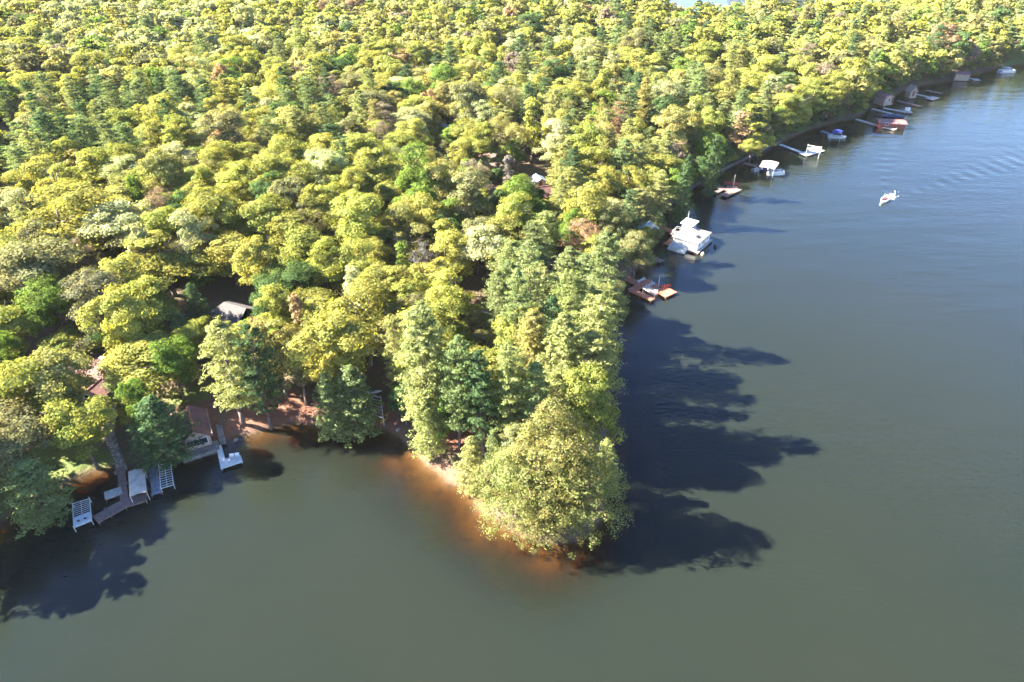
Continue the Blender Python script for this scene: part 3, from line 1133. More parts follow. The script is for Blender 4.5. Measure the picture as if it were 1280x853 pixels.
for t, z_ in zip(TREES, tz):
    t['z'] = max(float(z_), -.3)
    con = 'pine' in t['kind']
    t['con'] = con
    if con and 'pine' not in t['tint']:
        t['tint'] = 'pine green'
    t['px'] = PR(t['x'], t['y'], t['z'] + t['H'] * (.7 if con else .65))
    t['d'] = math.sqrt(t['x'] ** 2 + t['y'] ** 2 + (CAM_H - t['z'] - t['H'] * .6) ** 2)
    rp = t['r'] * FPX / t['d']
    t['vis'] = -rp < t['px'][0] < 1280 + rp and -rp < t['px'][1] < 853 + rp
    t['size'] = (t['r'] * t['H']) / t['d'] ** 2

sel = []
for con in (False, True):
    c = [t for t in TREES if t['con'] == con and t['vis']]
    c.sort(key=lambda t: (not t['hand'], -t['size']))
    sel += c[:300]
selid = set(id(t) for t in sel)
rest = [t for t in TREES if id(t) not in selid]

LANDMARKS = [('the grey-roofed cabin', 285, 395), ('the red-brown house', 120, 468), ('the brown-roofed boathouse', 245, 535),
             ('the stored tube-frame lift', 467, 508), ('the dark-roofed house', 590, 402), ('the fingered red dock', 810, 362),
             ('the white houseboat', 865, 300), ('the brown lane', 620, 250), ('the left-edge water hollow', 20, 180),
             ('the shoreline lawn', 935, 190), ('the white T-end dock', 1015, 187), ('the white gable in the woods', 675, 245),
             ('the pinkish-brown tree', 207, 268), ('the left driveway gap', 40, 440)]
ORD = ['nearest', 'second nearest', 'third nearest', 'fourth nearest', 'fifth nearest', 'sixth nearest', 'seventh nearest', 'eighth nearest']
buck = {}
for t in sel:
    best = min(LANDMARKS, key=lambda l: math.hypot(l[1] - t['px'][0], l[2] - t['px'][1]))
    word = 'young tree' if t.get('under') and not t['con'] else ('young conifer' if t.get('under') else ('pine' if t['con'] else 'broadleaf tree'))
    if t['kind'] == 'sparse':
        word = 'budding broadleaf tree'
    if t['kind'] == 'narrow':
        word = 'slender broadleaf tree'
    if t['kind'] == 'fullpine' and not t.get('under'):
        word = 'bushy conifer'
    tn = t['tint'].replace(' pine green', '').replace('pine green', 'green')
    t['word'] = f'{tn} {word}'
    buck.setdefault((best[0], t['word']), []).append((math.hypot(best[1] - t['px'][0], best[2] - t['px'][1]), t))
for (lm, word), L in buck.items():
    L.sort(key=lambda q: q[0])
    for i, (d, t) in enumerate(L):
        if t['label']:
            continue
        if i < len(ORD):
            t['label'] = f'{word}, {ORD[i]} such tree to {lm}'
        else:
            t['label'] = f'{word} around {lm}, past the nearest eight'

cnt = {}
for t in sel:
    k = t['kind']
    L = TEMPL[k]
    crown, tm, dims = L[cnt.get(k, 0) % len(L)]
    cnt[k] = cnt.get(k, 0) + 1
    name = 'pine_tree' if k == 'pine' else ('conifer_tree' if k == 'fullpine' else 'broadleaf_tree')
    rz = rr.uniform(0, 6.28)
    root = thing(name, t['label'], 'pine' if k == 'pine' else 'tree', (t['x'], t['y'], t['z']), rz,
                 'pines and conifers of the lakeside woods' if t['con'] else 'broadleaf trees of the lakeside woods')
    root.scale = (t['r'] / dims[0] * rr.uniform(.93, 1.07), t['r'] / dims[0] * rr.uniform(.93, 1.07), t['H'] / dims[1])
    root.rotation_euler = (rr.uniform(-.04, .04), rr.uniform(-.04, .04), rz)
    a = bpy.data.objects.new('trunk', tm)
    COL.objects.link(a)
    a.parent = root
    b = bpy.data.objects.new('crown', crown)
    COL.objects.link(b)
    b.parent = root
    c = TINT[t['tint']]
    j = rr.uniform(.85, 1.15)
    w = rr.uniform(-.05, .05)
    b.color = (c[0] * j * (1 + w), c[1] * j * (1 - w * .5), c[2] * j, 1)

# the rest of the woods: one object per kind, crowns instanced on points
def cmesh(name, C, n_, s_, t_):
    me_, _ = cards_mesh(name, C, n_, s_, t_, M['leaf_far'])
    return me_


def stuff_collection(name, meshes):
    c_ = bpy.data.collections.new(name)
    for i_, me_ in enumerate(meshes):
        o_ = bpy.data.objects.new('%s_%02d' % (name, i_), me_)
        c_.objects.link(o_)
    return c_


lods = {}
for con in (False, True):
    L = []
    for i_ in range(6):           # mid distance
        rnd = np.random.default_rng(300 + i_ + con * 50)
        a_ = pine_cards(rnd, 14, 6, 6, 12, .25, layered=.85)[:4] if con else broad_cards(rnd, 64, 130, .25)
        L.append(cmesh('crown', *a_))
    for i_ in range(4):           # far
        rnd = np.random.default_rng(340 + i_ + con * 50)
        a_ = pine_cards(rnd, 12, 5, 4, 8, .42, layered=.85)[:4] if con else broad_cards(rnd, 44, 48, .42)
        L.append(cmesh('crown', *a_))
    lods[con] = stuff_collection('pine_crown' if con else 'broadleaf_crown', L)

for con, nm in ((False, 'distant_broadleaf_woods'), (True, 'distant_pine_woods')):
    ts = [t for t in rest if t['con'] == con]
    me = bpy.data.meshes.new(nm)
    me.from_pydata([(t['x'], t['y'], t['z']) for t in ts], [], [])
    ai = me.attributes.new('pick', 'INT', 'POINT')
    ai.data.foreach_set('value', [rr.randrange(6) if t['d'] < 330 else 6 + rr.randrange(4) for t in ts])
    ar = me.attributes.new('rot', 'FLOAT_VECTOR', 'POINT')
    ar.data.foreach_set('vector', np.array([(rr.uniform(-.05, .05), rr.uniform(-.05, .05), rr.uniform(0, 6.28)) for t in ts], np.float32).ravel())
    asc = me.attributes.new('scl', 'FLOAT_VECTOR', 'POINT')
    asc.data.foreach_set('vector', np.array([(t['r'] / (4.2 if con else 4.6) * rr.uniform(.94, 1.06),) * 2 + (t['H'] / (24 if con else 16),) for t in ts], np.float32).ravel())
    act = me.attributes.new('leafcol', 'FLOAT_COLOR', 'POINT')
    cc_ = []
    for t in ts:
        c = TINT[t['tint']]
        q = rr.uniform(.85, 1.15)
        cc_ += [c[0] * q, c[1] * q, c[2] * q, 1]
    act.data.foreach_set('color', cc_)
    o = bpy.data.objects.new(nm, me)
    COL.objects.link(o)
    ng = bpy.data.node_groups.new(nm, 'GeometryNodeTree')
    ng.interface.new_socket('Geometry', in_out='INPUT', socket_type='NodeSocketGeometry')
    ng.interface.new_socket('Geometry', in_out='OUTPUT', socket_type='NodeSocketGeometry')
    gi = ng.nodes.new('NodeGroupInput')
    go = ng.nodes.new('NodeGroupOutput')
    ip = ng.nodes.new('GeometryNodeInstanceOnPoints')
    ci = ng.nodes.new('GeometryNodeCollectionInfo')
    ci.inputs['Collection'].default_value = lods[con]
    ci.inputs['Separate Children'].default_value = True
    ci.inputs['Reset Children'].default_value = True

    def na(dt, n_):
        a_ = ng.nodes.new('GeometryNodeInputNamedAttribute')
        a_.data_type = dt
        a_.inputs[0].default_value = n_
        return a_.outputs['Attribute']
    ng.links.new(gi.outputs[0], ip.inputs['Points'])
    ng.links.new(ci.outputs[0], ip.inputs['Instance'])
    ip.inputs['Pick Instance'].default_value = True
    ng.links.new(na('INT', 'pick'), ip.inputs['Instance Index'])
    ng.links.new(na('FLOAT_VECTOR', 'rot'), ip.inputs['Rotation'])
    ng.links.new(na('FLOAT_VECTOR', 'scl'), ip.inputs['Scale'])
    ng.links.new(ip.outputs[0], go.inputs[0])
    md = o.modifiers.new('woods', 'NODES')
    md.node_group = ng
    tag(o, 'far ' + ('pines' if con else 'yellow-green broadleaf trees') + ' massed beyond the nearer woods', 'woods', kind='stuff')
for o in bpy.data.objects:
    if len(str(o.get('label', '')).split()) > 16:
        print('LONG', o['label'])
for t in TREES:
    if 1:
        for (kx, ky), p_ in zip(SW, SUNLIT):
            if 'SHADECHECK' not in globals(): break
            ddx = (kx - t['x']) * .99 - (ky - t['y']) * .139
            ddy = (kx - t['x']) * .139 + (ky - t['y']) * .99
            if 0 < ddx < (t['H'] - 1) / .70 and abs(ddy) < t['r'] * .8:
                print('SHADES', p_, t['label'], round(t['H'] - ddx * .7, 1))
print('TREES', len(TREES), 'sel', len(sel), 'rest', len(rest))

#@@BUILT
# ------------------------------------------------------------------ built things


def V2(p, z=.55):
    x, y = W(p[0], p[1], z)
    return Vector((x, y))


def planks(mb, a, b, w, z, plank=.16, gap=.02, th=.05):
    d = b - a
    L = d.length
    d.normalize()
    ang = math.atan2(d.y, d.x)
    n = max(2, int(L / plank))
    st = L / n
    for i in range(n):
        c = a + d * (i + .5) * st
        mb.box((c.x, c.y, z + rr.uniform(-.008, .008)), (st - gap, w * rr.uniform(.985, 1.0), th), ang)
    nrm = Vector((-d.y, d.x))
    for sgn in (-1, 1):
        c = (a + b) / 2 + nrm * sgn * (w / 2 - .08)
        mb.box((c.x, c.y, z - .13), (L * .98, .08, .18), ang)
    return d, nrm, L


def dock(label, secs, mat, z=.55, plank=.16, group=None, cat='dock', post_h=.5, step=3.0, name='dock', pz=None):
    """secs: (px a, px b, width m, part name)"""
    o2 = V2(secs[0][0], z)
    root = thing(name, label, cat, (o2.x, o2.y, 0), 0, group)
    seen = []
    for (pa, pb, w, nm) in secs:
        a, b = V2(pa, z), V2(pb, z)
        mb = MB()
        zz = z + len(seen and [1]) * 0
        d, nrm, L = planks(mb, a, b, w, z + .004 * secs.index((pa, pb, w, nm)), plank)
        mb.build(nm, mat, root, local=False)
        k = max(2, int(L / step) + 1)
        for i in range(k):
            c = a + d * (.15 + (L - .3) * i / (k - 1))
            for sgn in (-1, 1):
                q = c + nrm * sgn * (w / 2 + .06)
                if any((q - s_).length < .7 for s_ in seen):
                    continue
                seen.append(q)
                MB().tube((q.x, q.y, -1.2), (q.x, q.y, z + post_h * rr.uniform(.6, 1)), .055, n=6).build('post', M['dock_weathered'], root, local=False)
    return root


def boat_lift(label, quad, z=.9, rungs=10, mat=None, deck=None, mid=True, group='boat lifts along the shore', name='boat_lift'):
    mat = mat or M['alu']
    q = [V2(p, z) for p in quad]     # a b c d around
    root = thing(name, label, 'boat lift', (q[0].x, q[0].y, 0), 0, group)
    mb = MB()
    for i in range(4):
        a, b = q[i], q[(i + 1) % 4]
        mb.tube((a.x, a.y, z), (b.x, b.y, z), .07, n=6)
    mb.build('frame', mat, root, local=False)
    mb = MB()
    for i in range(1, rungs):
        t = i / rungs
        a = q[0].lerp(q[3], t)
        b = q[1].lerp(q[2], t)
        mb.tube((a.x, a.y, z - .02), (b.x, b.y, z - .02), .045, n=5)
    if mid:
        a = q[0].lerp(q[1], .5)
        b = q[3].lerp(q[2], .5)
        mb.tube((a.x, a.y, z + .05), (b.x, b.y, z + .05), .05, n=5)
    mb.build('crossbar', mat, root, local=False)
    for p in q:
        MB().tube((p.x, p.y, -1.3), (p.x, p.y, z + .35), .06, n=6).build('leg', mat, root, local=False)
    if deck:
        t0, t1 = deck
        vs = [q[0].lerp(q[3], t0), q[1].lerp(q[2], t0), q[1].lerp(q[2], t1), q[0].lerp(q[3], t1)]
        pl = MB().prism([tuple(v) for v in vs], z + .06, z + .18).build('platform', M['white_deck'], root, local=False)
        for f in (.3, .68):
            c = vs[0].lerp(vs[1], f).lerp(vs[3].lerp(vs[2], f), .62)
            MB().box((c.x, c.y, z + .25), (.34, .24, .14)).build('bunk_pad', M['dark'], root, local=False)
    return root


def canopy(label, quad, z, mat, arch=.35, name='canopy_lift', group=None, post_mat=None, legs=True):
    q = [V2(p, z) for p in quad]
    root = thing(name, label, 'canopy', (q[0].x, q[0].y, 0), 0, group)
    mb = MB()
    n = 8
    rows = []
    for j in range(2):
        a, b = (q[0], q[1]) if j == 0 else (q[3], q[2])
        for i in range(n + 1):
            t = i / n
            p = a.lerp(b, t)
            rows.append((p.x, p.y, z + arch * math.sin(math.pi * t)))
    low = [(p[0], p[1], p[2] - .05) for p in rows]
    m1 = n + 1
    fs = [(i, i + 1, m1 + i + 1, m1 + i) for i in range(n)]
    k = len(rows)
    fs += [(k + i + 1, k + i, k + m1 + i, k + m1 + i + 1) for i in range(n)]
    fs += [(i + 1, i, k + i, k + i + 1) for i in range(n)] + [(m1 + i, m1 + i + 1, k + m1 + i + 1, k + m1 + i) for i in range(n)]
    mb.add(rows + low, fs)
    # side valances
    for (a, b) in ((q[0], q[3]), (q[1], q[2])):
        mb.slab([(a.x, a.y, z), (b.x, b.y, z), (b.x, b.y, z - .3), (a.x, a.y, z - .3)], .02)
    mb.build('canopy_cover', mat, root, local=False)
    if legs:
        c = (q[0] + q[2]) / 2
        for p in q:
            p2 = p.lerp(c, .06)
            MB().tube((p2.x, p2.y, -1.3), (p2.x, p2.y, z), .06, n=6).build('post', post_mat or M['alu'], root, local=False)
    return root


def roof_gable(mb, w, l, z, h, over=.45, th=.12):
    """ridge along y"""
    x, y = w / 2 + over, l / 2 + over
    zo = z - h * over / (w / 2)
    for s_ in (-1, 1):
        vs = [(0, -y, z + h), (0, y, z + h), (s_ * x, y, zo), (s_ * x, -y, zo)]
        if s_ > 0:
            vs = vs[::-1]
        mb.slab(vs[::-1], th)


def roof_hip(mb, w, l, z, h, r0, r1, over=.45, th=.12):
    """ridge along y from -l/2+r0 to l/2-r1"""
    x, y = w / 2 + over, l / 2 + over
    a = (0, -l / 2 + r0 - (over if r0 == 0 else 0), z + h)
    b = (0, l / 2 - r1 + (over if r1 == 0 else 0), z + h)
    zo = z - .2
    c = [(-x, -y, zo), (x, -y, zo), (x, y, zo), (-x, y, zo)]
    for vs in ([a, b, c[3], c[0]], [b, a, c[1], c[2]]):
        mb.slab(vs, th)
    if r0 > 0:
        mb.slab([a, c[0], c[1]], th)
    if r1 > 0:
        mb.slab([b, c[2], c[3]], th)


def walls_gable(mb, w, l, wh, h):
    x, y = w / 2, l / 2
    vs = [(-x, -y, -.8), (x, -y, -.8), (x, y, -.8), (-x, y, -.8), (-x, -y, wh), (x, -y, wh), (x, y, wh), (-x, y, wh), (0, -y, wh + h - .1), (0, y, wh + h - .1)]
    mb.add(vs, [(3, 2, 1, 0), (0, 1, 5, 8, 4), (2, 3, 7, 9, 6), (1, 2, 6, 5), (3, 0, 4, 7), (4, 8, 9, 7), (8, 5, 6, 9)])


def house(name, label, cat, xy, rz, w, l, wh, rh, wall, roof, hip=None, wins=(), door=None, chimney=None, z=None, trim='white', group='buildings along the lake'):
    z = gz(*xy) if z is None else z
    root = thing(name, label, cat, (xy[0], xy[1], z), rz, group)
    mb = MB()
    if hip:
        mb.box((0, 0, wh / 2 - .4), (w, l, wh + .8))
    else:
        walls_gable(mb, w, l, wh, rh)
    mb.build('wall', wall, root)
    mb = MB()
    if hip:
        roof_hip(mb, w, l, wh, rh, *hip)
    else:
        roof_gable(mb, w, l, wh, rh)
    ro = mb.build('roof', roof, root)
    rc = MB().box((0, 0, wh + rh + .03), (.3, l * (.99 if not hip else .01) + .8, .06)).build('ridge_cap', roof, ro) if not hip else None
    if chimney:
        MB().box((chimney[0], chimney[1], wh + rh * .7), (.7, .7, rh * 1.4 + .8)).build('chimney', M['stone'], ro)
    for (side, t, wz, ww, wd) in wins:
        nx, ny = {'f': (0, -1), 'b': (0, 1), 'l': (-1, 0), 'r': (1, 0)}[side]
        cx_ = nx * (w / 2 + .03) + (t if ny else 0)
        cy_ = ny * (l / 2 + .03) + (t if nx else 0)
        sx, sy = (ww, .08) if ny else (.08, ww)
        fr_ = MB()
        fw = .09
        for e in (-1, 1):
            fr_.box((cx_, cy_, wz + e * (wd / 2)), (sx + (fw if ny else 0), sy + (fw if nx else 0), fw))
            fr_.box((cx_ + (e * ww / 2 if ny else 0), cy_ + (e * ww / 2 if nx else 0), wz), (fw if ny else .075, fw if nx else .075, wd - fw))
        f = fr_.build('window', M[trim], root)
        MB().box((cx_, cy_, wz), (sx * (1 if ny else .4), sy * (1 if nx else .4), wd)).build('pane', M['glass'], f)
    if door:
        side, t = door
        nx, ny = {'f': (0, -1), 'b': (0, 1), 'l': (-1, 0), 'r': (1, 0)}[side]
        c = (nx * (w / 2 + .03) + (t if ny else 0), ny * (l / 2 + .03) + (t if nx else 0))
        d = MB().box((c[0], c[1], 1.05), (.95 if ny else .07, .95 if nx else .07, 2.1)).build('door', M['wall_brown'], root)
        MB().box((c[0] + nx * .06 + (.35 if ny else 0), c[1] + ny * .06 + (.35 if nx else 0), 1.0), (.06, .06, .14)).build('handle', M['alu'], d)
    return root


def chair(label, xy, z, rz, mat, group):
    r = thing('deck_chair', label, 'chair', (xy[0], xy[1], z), rz, group)
    MB().slab([(-.28, -.3, .42), (.28, -.3, .42), (.28, .25, .3), (-.28, .25, .3)], .04).build('seat', mat, r)
    b = MB()
    for i in range(5):
        x = -.24 + .12 * i
        b.slab([(x - .05, .22, .3), (x + .05, .22, .3), (x + .06, .5, 1.0 - .03 * abs(i - 2)), (x - .06, .5, 1.0 - .03 * abs(i - 2))], .03)
    b.build('backrest', mat, r)
    for s_ in (-1, 1):
        MB().box((s_ * .36, -.02, .56), (.12, .7, .04)).build('armrest', mat, r)
        MB().box((s_ * .34, -.3, .27), (.06, .1, .54)).build('leg', mat, r)
        MB().box((s_ * .34, .28, .27), (.06, .1, .54)).build('leg', mat, r)
    return r


def hull_poly(L, w, n=8):
    pts_ = [(-L / 2, -w / 2), (L * .1, -w / 2)]
    for i in range(1, n):
        t = i / n
        pts_.append((L * .1 + L * .4 * t, -w / 2 * (1 - t ** 2.2)))
    pts_.append((L / 2, 0))
    for i in range(n - 1, 0, -1):
        t = i / n
        pts_.append((L * .1 + L * .4 * t, w / 2 * (1 - t ** 2.2)))
    pts_ += [(L * .1, w / 2), (-L / 2, w / 2)]
    return pts_


def motorboat(label, xy, rz, L, w, hull, top, group='boats on the lake', z=0, cover=None, name='motorboat'):
    r = thing(name, label, 'boat', (xy[0], xy[1], z), rz, group)
    pl = hull_poly(L, w)
    n = len(pl)
    vs = [(x * .94, y * .62, -.25) for x, y in pl] + [(x, y, .62 + .2 * max(0, x / L)) for x, y in pl]
    inner = [(x * .9 - .05, y * .8, .60 + .2 * max(0, x / L)) for x, y in pl]
    flo = [(x * .88 - .05, y * .76, .2) for x, y in pl]
    vs += inner + flo
    fs = [tuple(range(n - 1, -1, -1))]
    for i in range(n):
        j = (i + 1) % n
        fs += [(i, j, n + j, n + i), (n + i, n + j, 2 * n + j, 2 * n + i), (2 * n + i, 2 * n + j, 3 * n + j, 3 * n + i)]
    fs.append(tuple(range(3 * n, 4 * n)))
    MB().add(vs, fs).build('hull', hull, r)
    if cover:
        vs = [(x, y, .66 + .2 * max(0, x / L)) for x, y in pl] + [(0 - L * .05, 0, 1.15)]
        MB().add(vs, [(i, (i + 1) % n, n) for i in range(n)]).build('boat_cover', cover, r)
    else:
        MB().slab([(L * .12, -w * .38, .75), (L * .2, -w * .2, .78), (L * .16, -w * .2, 1.15), (L * .08, -w * .36, 1.1)], .03) \
            .slab([(L * .2, -w * .2, .78), (L * .2, w * .2, .78), (L * .16, w * .2, 1.15), (L * .16, -w * .2, 1.15)], .03) \
            .slab([(L * .2, w * .2, .78), (L * .12, w * .38, .75), (L * .08, w * .36, 1.1), (L * .16, w * .2, 1.15)], .03).build('windscreen', M['glass'], r)
        for s_ in (-1, 1):
            MB().box((-L * .02, s_ * w * .2, .45), (.5, .45, .12)).box((-L * .02 - .24, s_ * w * .2, .7), (.1, .45, .5)).build('seat', top, r)
        MB().box((-L * .36, 0, .5), (.5, w * .7, .45)).build('bench', top, r)
    MB().box((-L * .5 - .15, 0, .55), (.35, .35, .6)).box((-L * .5 - .15, 0, .0), (.14, .12, .7)).build('outboard_motor', M['dark'], r)
    return r


def pontoon(label, xy, rz, L, w, deckm, railm, top=None, group='boats on the lake', z=0):
    r = thing('pontoon_boat', label, 'boat', (xy[0], xy[1], z), rz, group)
    for s_ in (-1, 1):
        MB().tube((-L / 2, s_ * w * .33, .15), (L / 2 - .6, s_ * w * .33, .15), .32, n=10).tube((L / 2 - .6, s_ * w * .33, .15), (L / 2, s_ * w * .33, .3), .32, .06, n=10).build('pontoon', M['alu'], r, smooth=True)
    MB().box((0, 0, .55), (L * .97, w, .12)).build('deck', deckm, r)
    mb = MB()
    for s_ in (-1, 1):
        mb.box((0, s_ * (w / 2 - .04), .98), (L * .86, .04, .7))
        mb.box((s_ * L * .43, 0, .98), (.04, w * .6, .7))
    mb.build('side_panel', railm, r)
    for s_ in (-1, 1):
        MB().box((-L * .12, s_ * w * .32, .85), (L * .42, w * .24, .42)).box((-L * .12, s_ * w * .43, 1.15), (L * .42, .1, .3)).build('bench', M['white'], r)
    MB().box((L * .12, w * .1, 1.0), (.5, .6, .8)).build('console', M['white'], r)
    if top:
        t = MB().slab([(-L * .3, -w * .5, 2.3), (L * .15, -w * .5, 2.3), (L * .15, w * .5, 2.3), (-L * .3, w * .5, 2.3)], .06).build('bimini_top', top, r)
        mb = MB()
        for a in (-.28, .13):
            for s_ in (-1, 1):
                mb.tube((L * (a * .6), s_ * w * .46, 1.2), (L * a, s_ * w * .46, 2.3), .025, n=4)
        mb.build('pole', M['alu'], t)
    return r


# ---- left shore docks
dock('weathered wooden dock with a curved front arm, at the foot of the stone steps',
     [((150.5, 583), (156, 628), 1.15, 'walkway'), ((119, 650), (136, 640), 1.9, 'front_arm'), ((136, 640), (155, 629.5), 2.0, 'front_arm'), ((155, 629.5), (184, 621), 1.8, 'front_arm')], M['dock_weathered'], post_h=.35)
dock('small beige platform lying left of the wooden walkway', [((130.5, 620), (152, 612.5), 1.7, 'platform')], M['dock_pale'], z=.68, plank=.5, post_h=.05, name='swim_platform', cat='platform')
canopy('tan canvas canopy over a slip, right of the wooden walkway', [(160, 590), (180, 586), (183.5, 615), (162, 622)], 1.9, M['tan_cloth'], .22, group='boat canopies')
dock('grey decking pier beside the right-hand railed lift of the left shore', [((191, 582), (195.5, 618), 1.3, 'walkway')], M['dock_grey'])
boat_lift('pale metal boat lift with ladder-like bars, right of the grey pier', [(198.5, 582), (213, 578.5), (217, 606), (201, 611)], rungs=10)
boat_lift('pale metal boat lift with a white platform and two dark pads, left end', [(90.5, 630), (112, 623.5), (114.5, 651), (92.5, 660)], rungs=12, deck=(.62, .99))
boat_lift('small submerged-legged ladder frame below the brown boathouse', [(239, 563), (247, 560), (249, 567), (241, 570)], z=.5, rungs=2, mid=False, mat=M['dock_weathered'], name='ladder_frame')
# L dock
o2 = V2((275, 560))
lr_ = thing('l_shaped_dock', 'white L-shaped dock right of the brown boathouse', 'dock', (o2.x, o2.y, 0), 0)
MB().prism([tuple(V2(p)) for p in [(270.3, 558), (276.5, 556.5), (281.5, 573.5), (301, 569.5), (303.5, 577.5), (276, 586.5)]], .45, .58).build('deck', M['white_deck'], lr_, local=False)
for p in [(271.5, 559), (276, 557.5), (277, 585), (302, 576.5), (300, 570.5), (282, 574.5)]:
    q = V2(p)
    MB().tube((q.x, q.y, -1.4), (q.x, q.y, .75), .06).build('post', M['alu'], lr_, local=False)
q = V2((293.5, 572.3))
b = thing('bench', 'white slatted double bench on the L-shaped dock', 'bench', (q.x, q.y, .585), R(12))
b.scale = (.75, .75, .75)
for s_ in (-1, 1):
    MB().box((s_ * .55, 0, .42), (.95, .5, .06)).build('seat', M['white'], b)
    MB().slab([(s_ * .55 - .47, .22, .45), (s_ * .55 + .47, .22, .45), (s_ * .55 + .47, .4, .95), (s_ * .55 - .47, .4, .95)], .04).build('backrest', M['white'], b)
    for e in (-1, 1):
        MB().box((s_ * .98, e * .2, .2), (.07, .07, .4)).build('leg', M['white'], b)
# ---- boathouse
A_, B_, C_ = V2((225, 556), 2.9), V2((265, 544), 2.9), V2((260.5, 517.5), 2.9)
ex = (B_ - A_)
bw = ex.length
rz = math.atan2(ex.y, ex.x)
bl = 7.4
mid = (A_ + B_) / 2 + Vector((-math.sin(rz), math.cos(rz))) * (bl / 2)
bh = house('boathouse', 'brown metal-roofed boathouse with a wide window facing the water', 'boathouse', (mid.x, mid.y), rz, bw - .8, bl - .8, 2.4, 1.5,
           M['wall_tan'], M['shingle_brown'], wins=[('f', 0, 1.25, bw - 1.7, 1.3), ('l', 1, 1.3, 1.0, .9)], door=('r', 1.0), z=.75)
for s_ in (-1, 1):
    MB().box((s_ * ((bw - .8) / 2 + .47), 0, 2.12), (.12, bl + .1, .14)).build('gutter', M['wall_tan'], bh)
for o_ in bh.children:
    if o_.name.startswith('roof'):
        for c_ in o_.children:
            if c_.name.startswith('ridge_cap'):
                c_.data.materials[0] = M['dock_red']
e1 = Vector((math.cos(rz), math.sin(rz)))
e2 = Vector((-math.sin(rz), math.cos(rz)))
pc = (A_ + B_) / 2
mb = MB()
mb.prism([tuple(pc + e1 * a + e2 * c) for a, c in ((-bw / 2 - .3, 1.0), (-bw / 2 - .3, -1.3), (bw / 2 + .5, -1.3), (bw / 2 + .5, 1.0))], -.5, .72)
tag(mb.build('concrete_terrace', M['concrete']), 'grey concrete terrace in front of the brown boathouse', 'terrace')
mb = MB()
a, b_ = V2((274, 533), .9), V2((278, 553), .7)
mb.slab([(a.x - .5, a.y, 1.25), (b_.x - .5, b_.y, .62), (b_.x + .6, b_.y, .62), (a.x + .5, a.y, 1.25)][::-1], .4)
tag(mb.build('concrete_ramp', M['concrete']), 'short pale concrete ramp right of the brown boathouse', 'ramp')


def rock(label, p, s_, mat='stone', group='rocks on the shore'):
    xy_ = W(p[0], p[1], .6)
    vs, fs = [], []
    n, mrow = 8, 4
    for j in range(mrow + 1):
        th = math.pi * j / mrow
        for i in range(n):
            a_ = 2 * math.pi * i / n
            k = s_ * rr.uniform(.8, 1.15)
            vs.append((math.sin(th) * math.cos(a_) * k, math.sin(th) * math.sin(a_) * k, math.cos(th) * k * .6))
    for j in range(mrow):
        for i in range(n):
            fs.append((j * n + i, (j + 1) * n + i, (j + 1) * n + (i + 1) % n, j * n + (i + 1) % n))
    mb_ = MB().add(vs, fs)
    o_ = mb_.build('rock', M[mat])
    o_.location = (xy_[0], xy_[1], max(gz(*xy_), 0) + s_ * .2)
    return tag(o_, label, 'rock', group)


rock('pale boulder at the waterline right of the concrete ramp', (294, 548), .5, 'concrete')
rock('white boulder on the shore just left of the wooden walkway', (146, 588), .6, 'concrete')
rock('pale flat boulder at the top of the stone steps', (133, 519), .8, 'concrete')
rock('grey boulder on the rusty bank beneath the golden tree', (333, 516), .5)
rock('brown boulder near the stored tube-frame lift', (498, 538), .45)
# stone steps
sp_pts = [(139, 507), (136, 522), (136, 536), (139, 552), (146, 568), (151, 582)]
ss = None
o3 = W(139, 507, 2)
ss = thing('stone_steps', 'winding reddish stone steps down to the wooden dock', 'steps', (o3[0], o3[1], 0), 0)
n_st = 26
for i in range(n_st):
    f = i / (n_st - 1) * (len(sp_pts) - 1)
    k = min(int(f), len(sp_pts) - 2)
    t = f - k
    px_ = sp_pts[k][0] * (1 - t) + sp_pts[k + 1][0] * t
    py_ = sp_pts[k][1] * (1 - t) + sp_pts[k + 1][1] * t
    zz = 3.0 - 2.35 * i / (n_st - 1)
    x, y = W(px_, py_, zz)
    MB().box((x, y, zz - .6), (1.5 * rr.uniform(.85, 1.15), .52, 1.2), rr.uniform(-.2, .2) - .3).build('step', M['stone'] if i % 3 else M['concrete'], ss, local=False)
# log
a, b_ = W(24, 641, .3), W(42, 649, .2)
tag(MB().tube((a[0], a[1], .45), (b_[0], b_[1], .1), .16, .08, n=8).build('driftwood_log', M['bark_pale']), 'pale driftwood log slanting into the dark water at far left', 'log')
# stored frame and kayaks
z0_ = gz(*W(466, 510, 1.5))
boat_lift('tube-frame lift stored on the bank left of the tall pines', [(455, 493), (476, 497), (479, 523), (447, 511)], z=z0_ + 1.0, rungs=6, mat=M['alu'])
bpy.data.objects['boat_lift.002'].name = 'stored_lift_frame'


def kayak(label, p, z, rz_, mat, L=3.4):
    xy_ = W(p[0], p[1], z)
    r = thing('kayak', label, 'kayak', (xy_[0], xy_[1], z), rz_, 'kayaks on the bank')
    n = 10
    mb_ = MB()
    vs = []
    for i in range(n + 1):
        t = -1 + 2 * i / n
        w_ = .36 * (1 - abs(t) ** 2.4) + .02
        for k in range(8):
            a_ = 2 * math.pi * k / 8
            vs.append((t * L / 2, math.cos(a_) * w_, math.sin(a_) * w_ * .5 + .12 * t * t))
    fs = [(i * 8 + k, i * 8 + (k + 1) % 8, (i + 1) * 8 + (k + 1) % 8, (i + 1) * 8 + k) for i in range(n) for k in range(8)]
    fs += [tuple(range(7, -1, -1)), tuple(range(n * 8, n * 8 + 8))]
    mb_.add(vs, fs)
    mb_.build('hull', mat, r, smooth=True)
    MB().prism([(.45 * math.cos(a_ * .785), .2 * math.sin(a_ * .785)) for a_ in range(8)], .17, .2).build('cockpit', M['dark'], r)


